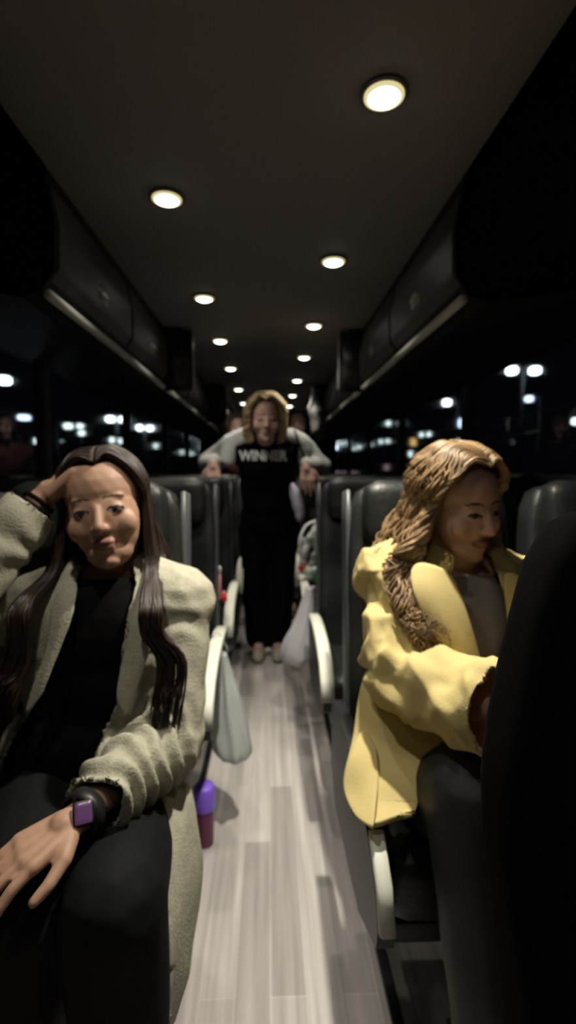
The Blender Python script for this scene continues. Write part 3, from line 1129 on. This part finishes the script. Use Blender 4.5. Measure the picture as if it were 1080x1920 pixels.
# collar stand and shoulder strap
sheet('collar', [[P(755, 1035, 1.16), P(765, 1005, 1.17), P(790, 1000, 1.17)], [P(790, 1060, 1.06), P(800, 1030, 1.07), P(815, 1015, 1.10)],
                 [P(845, 1085, 1.0), P(850, 1060, 1.01), P(856, 1045, 1.04)]], M['trench'], coatB, .006, 2, .002)
bm = bmesh.new()
q0, q1 = P(702, 1030, 1.12), P(722, 1052, 1.09)
add_tube(bm, spline([P(722, 1022, 1.12), P(706, 1028, 1.10), P(703, 1045, 1.09), P(712, 1058, 1.08)], 6), .006, 8, flat=.4)
obj('shoulder_strap', bm, M['trench'], coatB)
g = [[P(700, 1225, 1.05), P(718, 1275, 1.01), P(765, 1320, .97), P(835, 1372, .92)],
     [P(674, 1285, 1.03), P(708, 1325, .98), P(762, 1372, .94), P(832, 1388, .91)],
     [P(668, 1375, 1.00), P(708, 1405, .95), P(755, 1420, .92), P(800, 1425, .90)],
     [P(654, 1435, .94), P(692, 1460, .87), P(742, 1468, .87), P(788, 1468, .86)],
     [P(642, 1480, .90), P(682, 1508, .84), P(735, 1508, .84), P(783, 1510, .84)],
     [P(664, 1530, .84), P(702, 1556, .79), P(738, 1530, .81), P(777, 1528, .82)]]
sheet('coat_skirt', g, M['trench'], B_, .010, 3, .005)
sheet('coat_skirt_fold', [[P(676, 1370, .97), P(690, 1378, .95), P(705, 1400, .93)], [P(655, 1425, .91), P(680, 1440, .89), P(712, 1470, .865)],
                          [P(638, 1480, .885), P(664, 1495, .87), P(703, 1505, .83)], [P(668, 1535, .83), P(690, 1548, .80), P(702, 1558, .785)]], M['trench'], B_, .008, 2, .004)
pr = [ell(J['pelvis'] - V3(0, 0, .02), (.17, .13, .12))]
for s in 'LR':
    pr += chain([J['hip' + s], J['kn' + s], J['an' + s]], [.100, .082, .058])
me = soft_mesh('trousers', pr, .007, 4, wrinkle(.005, 9))
link('trousers', me, M['sheen_trouser'], B_)
for s in 'LR':
    shoe(B_, J['an' + s], J['toe' + s], M['black_plastic'])
def hB(sg):
    def f(az, rnd, last):
        ch = HB.translation
        q = rnd.random()
        if sg < 0:
            if az < 125:
                return [V3(ch.x - .105 - .03 * q, last.y - .01, ch.z - .09), V3(ch.x - .120 - .045 * q, 1.02 + .03 * rnd.random(), ch.z - .13), V3(ch.x - .10 - .06 * q, .965, ch.z - .18 - .02 * q),
                        V3(ch.x - .075 - .06 * q, .925, ch.z - rnd.uniform(.22, .28))]
            return [V3(ch.x - .12 - .03 * q, last.y + .0, ch.z - .08), V3(ch.x - .15 - .03 * q, 1.10, ch.z - .12), V3(ch.x - .13 - .06 * q, 1.12, ch.z - .155)]
        if az < 120:
            return [V3(ch.x + .085 + .015 * q, last.y - .0, ch.z - .10), V3(ch.x + .10 + .02 * q, 1.0, ch.z - .19), V3(ch.x + .095 + .03 * q, .965, ch.z - rnd.uniform(.25, .30))]
        return [V3(ch.x + .05 * q, 1.20, ch.z - .10), V3(ch.x + .08 * q, 1.24, ch.z - .22)]
    return f
hair_mesh(HB, M['hair_wavy'], B_, {-1: hB(-1), 1: hB(1)}, 210, .0042, wave=.011, wfreq=34, vol=1.08, seed=5, front_az=8, part=.012)
ec = P(838, 1048, 1.0)
er = thing('earring', 'small gold hoop earring of the woman in yellow', 'earring', ec)
bm = bmesh.new()
add_tube(bm, [ec + Vector((math.sin(a) * .006, math.sin(a) * -.003, math.cos(a) * .011)) for a in [2 * math.pi * k / 20 for k in range(21)]], .0022, 6)
obj('hoop', bm, M['gold'], er)

# ---------------------------------------------------------- standing people
def stander(label, head, hs, yaw, J, skin, hairm, topm, slm, legm, shoem, voxel, hands, wide=.11, hair_len=.12, messy=.012, loose=None, armx=.0, vol=1.1):
    t = thing('person', label, 'person', (J['pelvis'].x, J['pelvis'].y, 0))
    H = head_mtx(head, yaw=yaw, pitch=4, s=hs)
    me = body_mesh(J, H, hands, voxel)
    paint_face(me, H, skin)
    link('body', me, [], t)
    me = soft_mesh('top', torso_prims(J, .025) + [ell(J['pelvis'], (.18, .13, .12)), ell(J['pelvis'].lerp(J['neck'], .45), (.17, .12, .22))], voxel * 1.8, 4, wrinkle(.008, 9))
    link('top', me, topm, t)
    for s in 'LR':
        me = soft_mesh('sleeve', chain([J['sh' + s], J['el' + s], J['wr' + s].lerp(J['el' + s], .12)], [.068, .060 + armx, .046]), voxel * 1.6, 4, wrinkle(.012, 12))
        q = link('sleeve', me, slm, t)
    pr = [ell(J['pelvis'], (.165, .12, .12))]
    for s in 'LR':
        pr += chain([J['hip' + s], J['kn' + s], J['an' + s]], [.10, .085, wide * .72])
    me = soft_mesh('trousers', pr, voxel * 1.8, 4, wrinkle(.008, 8))
    link('trousers', me, legm, t)
    for s in 'LR':
        shoe(t, J['an' + s], J['toe' + s], shoem)
    def f_(sg):
        def f(az, rnd, last):
            q = rnd.random()
            return [H @ V3(sg * (.084 + .02 * q), .04 * q + .01 * (az > 80), -.055), H @ V3(sg * (.066 + .03 * q), .01 + .03 * q, -.06 - hair_len * rnd.uniform(.3, 1))]
        return f
    hair_mesh(H, hairm, t, {-1: f_(-1), 1: f_(1)}, 110, .0065 * hs, wave=messy, wfreq=50, vol=vol, seed=9)
    return t, H

yC = 3.0
JC = dict(pelvis=V3(.0, 3.12, .88), neck=V3(-.02, 2.95, 1.40), shL=V3(-.20, 2.97, 1.36), shR=V3(.17, 2.97, 1.36),
          elL=V3(-.36, 3.06, 1.24), wrL=P(400, 868, 2.80), elR=V3(.30, 3.05, 1.22), wrR=P(573, 872, 2.84),
          hipL=V3(-.095, 3.12, .86), hipR=V3(.095, 3.12, .86), knL=V3(-.09, 3.16, .46), knR=V3(.07, 3.16, .46),
          anL=V3(-.07, 3.25, .12), anR=V3(.05, 3.25, .12), toeL=V3(-.075, 3.10, .04), toeR=V3(.05, 3.10, .04))
hands = [(JC['wrL'], V3(.05, -.35, -1), V3(.0, 1, -.3), -1, dict(curl=.25, s=1.1)), (JC['wrR'], V3(.1, -.3, -1), V3(0, 1, -.3), 1, dict(curl=.3, s=1.1))]
C_, HC = stander('blond woman standing in the aisle in a black lettered shirt and grey sleeves', P(498, 788, 2.80), 1.08, 4, JC, M['skin_pale'], M['hair_blond'], M['black_cloth'], M['grey_hood'], M['black_cloth'], M['shoe_grey'], .005, hands, wide=.125, hair_len=.055, messy=.013, armx=.012, vol=1.17)
# white shoulders of the grey sweatshirt and the lettering
for s, sx in (('L', -1), ('R', 1)):
    sh = JC['sh' + s]
    me = soft_mesh('shoulder_panel', [capsule(sh + V3(sx * -.05, -.02, .035), sh + V3(sx * .02, -.02, .0), .060, .058), capsule(sh + V3(sx * .02, -.025, .0), sh + V3(sx * .035, -.03, -.09), .058, .045)], .008, 4, wrinkle(.006, 14))
    q = link('shoulder_panel', me, M['white_cloth'] if sx < 0 else M['grey_hood'], C_)
cu = bpy.data.curves.new('lettering', 'FONT')
cu.body = 'WINNER'
cu.size = .066
cu.extrude = .0015
cu.offset = .0022
cu.align_x = 'CENTER'
cu.space_character = 1.0
lo = bpy.data.objects.new('lettering', cu)
COL.objects.link(lo)
lo.matrix_world = Matrix.Translation((0, 0, 0))
dg = bpy.context.evaluated_depsgraph_get()
dg.update()
lm = bpy.data.meshes.new_from_object(lo.evaluated_get(dg))
bpy.data.objects.remove(lo)
tc_ = P(493, 863, 2.815)
for v in lm.vertices:
    x, z, y = v.co.x, v.co.y * 1.15, -v.co.z
    v.co = Vector((tc_.x + x, tc_.y + y + .9 * x * x, tc_.z + z))
link('shirt_lettering', lm, M['white_cloth'], C_, smooth=False)
# shoulder bag at her hip
bc = P(557, 940, 2.86)
tb = thing('shoulder_bag', 'pale lavender bag hanging at the hip of the standing blond woman', 'bag', bc)
me = soft_mesh('bag_body', [ell(bc, (.035, .05, .11), Matrix.Rotation(R(-14), 3, 'Y')), ell(bc + V3(.012, 0, -.05), (.026, .04, .07))], .006, 3, wrinkle(.004, 20))
link('bag_body', me, M['lavender'], tb)
bm = bmesh.new()
add_tube(bm, spline([bc + V3(-.01, -.02, .10), JC['shR'] + V3(.03, -.09, -.12), JC['shR'] + V3(-.02, -.07, .06), JC['shR'] + V3(-.03, .03, .07)], 6), .007, 6, flat=.5)
obj('strap', bm, M['black_cloth'], tb)

def simpleJ(x, y, h, w=.18):
    return dict(pelvis=V3(x, y + .05, .9 * h), neck=V3(x, y + .02, 1.40 * h), shL=V3(x - w, y + .02, 1.36 * h), shR=V3(x + w, y + .02, 1.36 * h),
                elL=V3(x - w - .05, y + .05, 1.10 * h), wrL=V3(x - w + .02, y - .10, .92 * h), elR=V3(x + w + .05, y + .05, 1.10 * h), wrR=V3(x + w - .02, y - .10, .92 * h),
                hipL=V3(x - .09, y + .05, .86 * h), hipR=V3(x + .09, y + .05, .86 * h), knL=V3(x - .08, y + .05, .47), knR=V3(x + .08, y + .05, .47),
                anL=V3(x - .07, y + .08, .12), anR=V3(x + .07, y + .08, .12), toeL=V3(x - .07, y - .08, .04), toeR=V3(x + .07, y - .08, .04))
hx = P(558, 797, 4.1)
JD = simpleJ(.12, 4.12, 1.0, .15)
JD['neck'] = V3(hx.x - .01, 4.14, hx.z - .17); JD['shR'] = V3(.33, 4.14, hx.z - .22); JD['shL'] = V3(.05, 4.14, hx.z - .22)
JD['elL'] = V3(.09, 3.80, 1.22); JD['wrL'] = P(521, 828, 3.40)
hands = [(JD['wrL'], V3(-.04, -.10, 1), V3(.0, 1, .1), -1, dict(curl=.15)), (JD['wrR'], V3(0, -.2, -1), V3(-1, 0, 0), 1, dict(curl=.3))]
D_, HD = stander('dark-haired woman in dark clothes standing behind the blond woman, to the right', hx, .95, -8, JD, M['skin_pale'], M['hair_black'], M['black_cloth'], M['black_cloth'], M['black_cloth'], M['black_plastic'], .007, hands, hair_len=.28, messy=.006)
hx = P(445, 803, 4.4)
JE = simpleJ(-.30, 4.45, 1.0, .15)
JE['pelvis'] = V3(-.12, 4.5, .9); JE['neck'] = V3(hx.x - .01, 4.45, hx.z - .17); JE['shL'] = V3(-.42, 4.45, hx.z - .23); JE['shR'] = V3(-.14, 4.45, hx.z - .23)
for k_ in ('hipL', 'hipR', 'knL', 'knR', 'anL', 'anR', 'toeL', 'toeR'):
    JE[k_] = JE[k_] + V3(.26, 0, 0)
hands = [(JE['wrL'], V3(0, -.2, -1), V3(1, 0, 0), -1, dict(curl=.3)), (JE['wrR'], V3(0, -.2, -1), V3(-1, 0, 0), 1, dict(curl=.3))]
E_, HE = stander('ash-haired person in a dark red top half hidden behind the blond woman, to the left', hx, .95, 10, JE, M['skin_pale'], M['hair_ash'], M['dark_red'], M['dark_red'], M['black_cloth'], M['black_plastic'], .007, hands, hair_len=.12, messy=.01, vol=1.2)


# ================================================================== THINGS ON AND AROUND THE SEATS
def lathe_thing(name, label, cat, base, tilt, parts, group=None):
    t = thing(name, label, cat, base, group)
    for pn, prof, m_ in parts:
        bm = bmesh.new()
        add_lathe(bm, prof, base, 24, tilt)
        q = obj(pn, bm, m_, t)
    return t
I3 = Matrix.Identity(3)
b0 = V3(-.212, 1.56, 0)
lathe_thing('drink_bottle', 'maroon bottle with a violet lid standing on the floor beside the left seats', 'bottle', b0, I3,
            [('bottle_body', [(.024, .0), (.029, .006), (.031, .11), (.029, .122)], M['maroon']),
             ('lid', [(.033, .118), (.034, .125), (.034, .19), (.028, .198), (.010, .20)], M['purple'])])
bt = P(585, 1072, 2.66)
tl = Matrix.Rotation(R(-22), 3, 'Z') @ Matrix.Rotation(R(-68), 3, 'Y')
tl = Matrix(((1, 0, 0), (0, 1, 0), (0, 0, 1)))
dv = (P(606, 1086, 2.62) - P(568, 1063, 2.66)).normalized()
tl = dv.to_track_quat('Z', 'X').to_matrix()
bs = P(566, 1062, 2.66)
lathe_thing('squeeze_bottle', 'tipped green and white bottle with a red cap on the right armrest', 'bottle', bs, tl,
            [('cap', [(.016, -.014), (.022, -.010), (.030, .012), (.030, .026)], M['red']),
             ('label_band', [(.030, .026), (.036, .040), (.038, .075), (.037, .085)], M['pale_green']),
             ('bottle_body', [(.037, .085), (.037, .115), (.031, .135), (.018, .144)], M['green'])])
bk = P(405, 1124, 2.30)
lathe_thing('drink_bottle', 'slim pink and white bottle standing upright beside the second left armrest', 'bottle', bk, I3,
            [('bottle_body', [(.020, .0), (.024, .006), (.024, .125)], M['pink']), ('cap', [(.024, .125), (.026, .128), (.026, .150), (.022, .153)], M['white_cloth'])])
bk = P(420, 1128, 2.22)
lathe_thing('small_red_flask', 'tiny red flask next to the slim pink and white bottle', 'flask', bk, I3,
            [('flask_body', [(.010, .0), (.014, .004), (.014, .034)], M['red']), ('cap', [(.009, .034), (.010, .036), (.009, .046)], M['pink'])])

def bag_mesh(name, top, bot, w0, w1, dep, seed, m_, parent):
    bm = bmesh.new()
    rnd = random.Random(seed)
    n, L = 40, 22
    rings = []
    for i in range(L + 1):
        t_ = i / L
        c = top.lerp(bot, t_)
        wv = w0 + (w1 - w0) * math.sin(min(1, t_ * 1.15) * math.pi / 2) ** 1.3
        if t_ > .86: wv *= math.sqrt(max(.02, 1 - ((t_ - .86) / .145) ** 2))
        ring = []
        for k in range(n):
            a = 2 * math.pi * k / n
            f = 1 + .34 * noise.noise(Vector((math.cos(a) * 2.2 + seed, math.sin(a) * 2.2, t_ * 2.0))) + .12 * (1 - .6 * t_) * math.sin(a * 7 + 2 * noise.noise(Vector((seed, t_ * 3, 1))))
            ring.append(bm.verts.new(c + Vector((math.cos(a) * wv * f, math.sin(a) * wv * dep * f, .01 * noise.noise(Vector((a, t_ * 4, seed)))))))
        rings.append(ring)
    for a, b_ in zip(rings, rings[1:]):
        for k in range(n):
            bm.faces.new((a[k], b_[k], b_[(k + 1) % n], a[(k + 1) % n]))
    bm.faces.new(rings[-1][::-1])
    me = bpy.data.meshes.new(name)
    bmesh.ops.recalc_face_normals(bm, faces=bm.faces[:])
    bm.to_mesh(me)
    bm.free()
    me = apply_mod(me, 'SOLIDIFY', thickness=.0015, offset=0)
    me.name = name
    return link(name, me, m_, parent)
def handle(top, hook, parent, m_):
    bm = bmesh.new()
    add_tube(bm, spline([top + V3(-.02, 0, 0), hook + V3(-.014, -.01, .0), hook + V3(0, 0, .012), hook + V3(.012, .01, 0), top + V3(.02, 0, 0)], 5), .004, 6, flat=.4)
    obj('handle', bm, m_, parent)
tp, bo = P(582, 1100, 2.32), P(562, 1248, 2.30)
t = thing('plastic_bag', 'white plastic bag hanging from the right armrest into the aisle', 'bag', bo)
bag_mesh('bag_body', tp, bo, .018, .082, .7, 3, M['bag_white'], t)
handle(tp, V3(.182, 2.34, .635), t, M['bag_white'])
tp, bo = P(418, 1222, 1.72), P(440, 1428, 1.62)
t = thing('plastic_bag', 'crumpled clear plastic bag hanging from the left armrest into the aisle', 'bag', bo)
bag_mesh('bag_body', tp, bo, .012, .062, .8, 8, M['bag_clear'], t)
handle(tp, V3(-.182, 1.72, .63), t, M['bag_clear'])
# grey jacket over the right seats
pts = [(612, 985, 2.62), (596, 990, 2.58), (582, 1008, 2.56), (572, 1035, 2.55), (566, 1055, 2.55)]
pr = chain([P(*p) for p in pts], [.030, .028, .022, .020, .016])
pr += chain([P(612, 985, 2.62), P(614, 1010, 2.62), P(606, 1050, 2.60)], [.026, .022, .014])
pr += chain([P(590, 1000, 2.56), P(594, 1030, 2.56), P(584, 1060, 2.56)], [.02, .022, .016])
pr += chain([P(566, 1010, 2.57), P(563, 1040, 2.57)], [.014, .012])
me = soft_mesh('jacket', pr, .005, 2, wrinkle(.014, 26))
t = thing('jacket', 'crumpled grey jacket bundled on the right aisle seats beside the standing woman', 'jacket', P(590, 1060, 2.6))
link('jacket_body', me, M['grey_hood'], t)
bm = bmesh.new()
add_tube(bm, spline([P(566, 1050, 2.52), P(562, 1015, 2.50), P(575, 985, 2.52), P(600, 975, 2.55)], 6), .007, 6, flat=.5)
obj('drawstring', bm, M['white_cloth'], t)
# garments hanging behind the standing women
def hanging(label, pts, rads, m_, strap):
    t = thing('hanging_garment', label, 'clothing', P(*pts[0]))
    me = soft_mesh('garment_body', chain([P(*p) for p in pts], rads), .008, 3, wrinkle(.02, 15))
    link('garment_body', me, m_, t)
    bm = bmesh.new()
    add_tube(bm, spline([P(*p) for p in strap], 5), .012, 6, flat=.4)
    obj('strap', bm, M['grey_hood'], t)
hanging('grey-green garment hanging from the right rack behind the dark-haired woman', [(590, 745, 4.6), (594, 775, 4.6), (598, 815, 4.6)], [.04, .07, .06], M['grey_plastic'], [(587, 726, 4.5), (586, 745, 4.5), (578, 770, 4.5)])
hanging('dark garment with a pale strap hanging from the left rack behind the standing group', [(415, 770, 4.9), (418, 790, 4.9), (424, 825, 4.9)], [.05, .08, .07], M['hair_ash'], [(424, 728, 4.7), (428, 745, 4.7), (438, 765, 4.7), (449, 782, 4.7)])
# passenger's sneaker under the right seats
t = thing('sneaker', 'pale grey sneaker of a hidden passenger under the right front seats', 'shoe', (.465, 1.36, 0))
me = soft_mesh('shoe_upper', [capsule(V3(.445, 1.42, .05), V3(.455, 1.30, .042), .044, .037), capsule(V3(.445, 1.44, .055), V3(.445, 1.44, .10), .042, .038)], .005, 4)
for v in me.vertices: v.co.z = max(v.co.z, .014)
link('shoe_upper', me, M['shoe_grey'], t)
bm = bmesh.new()
rbox(bm, (.450, 1.37, .010), (.088, .24, .020), .009, 5)
obj('sole', bm, M['white_cloth'], t)


# ================================================================== OUTSIDE
GZ = -1.30
bm = bmesh.new()
add_box(bm, -160, 160, -20, 320, GZ - .2, GZ)
struct('ground', bm, M['asphalt'])
def street_lamp(side, heads, label, m_, hw=.42, hh=.26, arm=True):
    """heads: pixel positions of its lit heads, and the distance"""
    ps = [P(*h) for h in heads]
    cx = sum((p.x for p in ps)) / len(ps)
    y = ps[0].y
    if len(ps) == 1:
        cx = ps[0].x + (1.0 if side > 0 else -1.0) * hw * 1.6
    z = ps[0].z
    t = thing('street_lamp', label, 'street lamp', (cx, y, GZ), 'street lamps beyond the %s windows' % ('right' if side > 0 else 'left'))
    bm = bmesh.new()
    add_tube(bm, [(cx, y, GZ), (cx, y, z + .1)], [hw * .2, hw * .13], 8)
    obj('post', bm, M['post'], t)
    for p in ps:
        bm = bmesh.new()
        add_tube(bm, spline([(cx, y, z + .05), ((cx + p.x) / 2, y, p.z + hh * .9), (p.x, y, p.z + hh * .55)], 4), hw * .08, 6)
        obj('arm', bm, M['post'], t)
        bm = bmesh.new()
        rbox(bm, (p.x, y, p.z), (hw, hw, hh), hh * .35, 4)
        obj('lamp_head', bm, m_, t)
        bm = bmesh.new()
        rbox(bm, (p.x, y, p.z + hh * .58), (hw * 1.1, hw * 1.1, hh * .2), hh * .09, 3)
        obj('lamp_hood', bm, M['post'], t)
Wt, Cl, Dm = M['e_white'], M['e_cool'], M['e_dim']
RT = [([(960, 695), (1003, 695)], 28, Wt, .52, .40, 'big twin-headed street lamp, brightest one through the right windows'),
      ([(838, 755)], 40, Wt, .55, .5, 'bright single street lamp above the head of the woman in yellow'),
      ([(992, 748)], 30, Cl, .42, .34, 'bluish street lamp just below the big twin-headed lamp'),
      ([(728, 794), (752, 794)], 57, Dm, .5, .6, 'twin-headed street lamp in the middle of the right windows'),
      ([(865, 793)], 50, Cl, .45, 1.0, 'tall bluish lamp close to the right window pillar'),
      ([(790, 815), (804, 814)], 80, Dm, .45, .8, 'faint twin street lamp left of the right window pillar'),
      ([(823, 831), (832, 830)], 95, Dm, .4, .8, 'small twin street lamp just over the wavy hair'),
      ([(858, 827)], 95, Dm, .4, .9, 'small lone street lamp next to the right window pillar'),
      ([(694, 834)], 100, Dm, .45, .9, 'faint lone street lamp in the right windows'),
      ([(714, 828), (727, 827)], 95, Dm, .5, .9, 'small twin lamp below the middle twin-headed lamp'),
      ([(631, 811)], 75, Wt, .7, .9, 'bright white lamp topmost in the cluster right of the standing women'),
      ([(649, 813)], 84, M['e_purple'], .7, .9, 'violet lamp in the cluster right of the standing women'),
      ([(612, 825), (626, 825)], 90, Wt, .6, 1.0, 'white twin lamp at the left of the right-hand cluster'),
      ([(638, 832), (651, 831)], 100, Dm, .6, 1.1, 'dim twin lamp at the lower right of the right-hand cluster'),
      ([(615, 845), (629, 839)], 125, Cl, .8, 1.3, 'bluish twin lamp lowest in the right-hand cluster'),
      ([(663, 841), (673, 838)], 115, Dm, .5, 1.1, 'small twin lamp just right of the right-hand cluster'),
      ([(770, 851)], 70, Dm, .35, .9, 'narrow pale lamp between the amber light and the orange sign'),
      ([(1078, 790)], 25, Dm, .3, .35, 'street lamp cut by the right edge of the picture')]
for h, d, m_, hw, hh, lab in RT:
    street_lamp(1, [(x, y, d) for x, y in h], lab, m_, hw, hh)
LT = [([(6, 713)], 30, Wt, .7, .42, 'large bright street lamp cut by the left edge of the picture'),
      ([(45, 783)], 40, Cl, .75, .38, 'bluish street lamp at the left, over the raised wrist'),
      ([(128, 799)], 48, Dm, .7, .5, 'street lamp right of the nearest left window pillar, upper one'),
      ([(150, 799), (153, 812)], 50, Dm, .55, .45, 'street lamp with two stacked heads above the raised hand'),
      ([(207, 786), (231, 787)], 54, Wt, .75, .6, 'bright twin-headed street lamp above the head of the woman in cream'),
      ([(262, 802), (281, 803)], 60, Wt, .65, .65, 'twin-headed street lamp right of the brightest left twin'),
      ([(210, 825), (224, 827)], 75, Dm, .7, .8, 'smaller twin lamp right below the brightest left twin'),
      ([(291, 836)], 90, Dm, .55, 1.0, 'lone small lamp over the second row of left seats'),
      ([(340, 848), (357, 850)], 110, Dm, .5, 1.1, 'faint twin lamp furthest right but for the left cluster'),
      ([(372, 815), (381, 819)], 70, Wt, .9, .8, 'bright twin lamp topmost in the cluster beside the standing woman'),
      ([(376, 838)], 90, Dm, .6, 1.1, 'dim lamp lowest in the cluster beside the standing woman'),
      ([(388, 829), (402, 829)], 97, Wt, .6, 1.0, 'white twin lamp nearest the sleeve of the standing woman'),
      ([(66, 827)], 60, Dm, .3, .7, 'thin faint lamp left of the nearest left window pillar')]
for h, d, m_, hw, hh, lab in LT:
    street_lamp(-1, [(x, y, d) for x, y in h], lab, m_, hw, hh)
def lit_sign(px, py, d, w_, h_, m_, label, cat='sign'):
    p = P(px, py, d)
    t = thing('lit_sign', label, cat, (p.x, p.y, GZ))
    bm = bmesh.new()
    add_box(bm, p.x - .08, p.x + .08, p.y + .06, p.y + .2, GZ, p.z + h_ * .4)
    obj('post', bm, M['post'], t)
    obj('sign_housing', boxbm(p.x - w_ / 2 - .05, p.x + w_ / 2 + .05, p.y, p.y + .2, p.z - h_ / 2 - .05, p.z + h_ / 2 + .05, bevel=.02), M['post'], t)
    obj('lit_panel', boxbm(p.x - w_ / 2, p.x + w_ / 2, p.y - .04, p.y + .01, p.z - h_ / 2, p.z + h_ / 2, bevel=.02), m_, t)
lit_sign(775, 829, 60, .7, .9, M['e_amber'], 'amber lit sign outside, above the orange one')
lit_sign(775, 874, 64, .95, .6, M['e_orange'], 'orange lit sign outside, left of the wavy hair')
lit_sign(725, 876, 60, .6, .7, M['e_pink'], 'dim pinkish lit sign outside, low in the right windows')
lit_sign(20, 915, 8, .42, .10, M['e_white'], 'bright white light box outside at the left edge, by the raised wrist')
lit_sign(648, 888, 40, 1.9, .35, M['e_pink'], 'pale grey lit strip outside just above the right seat tops')
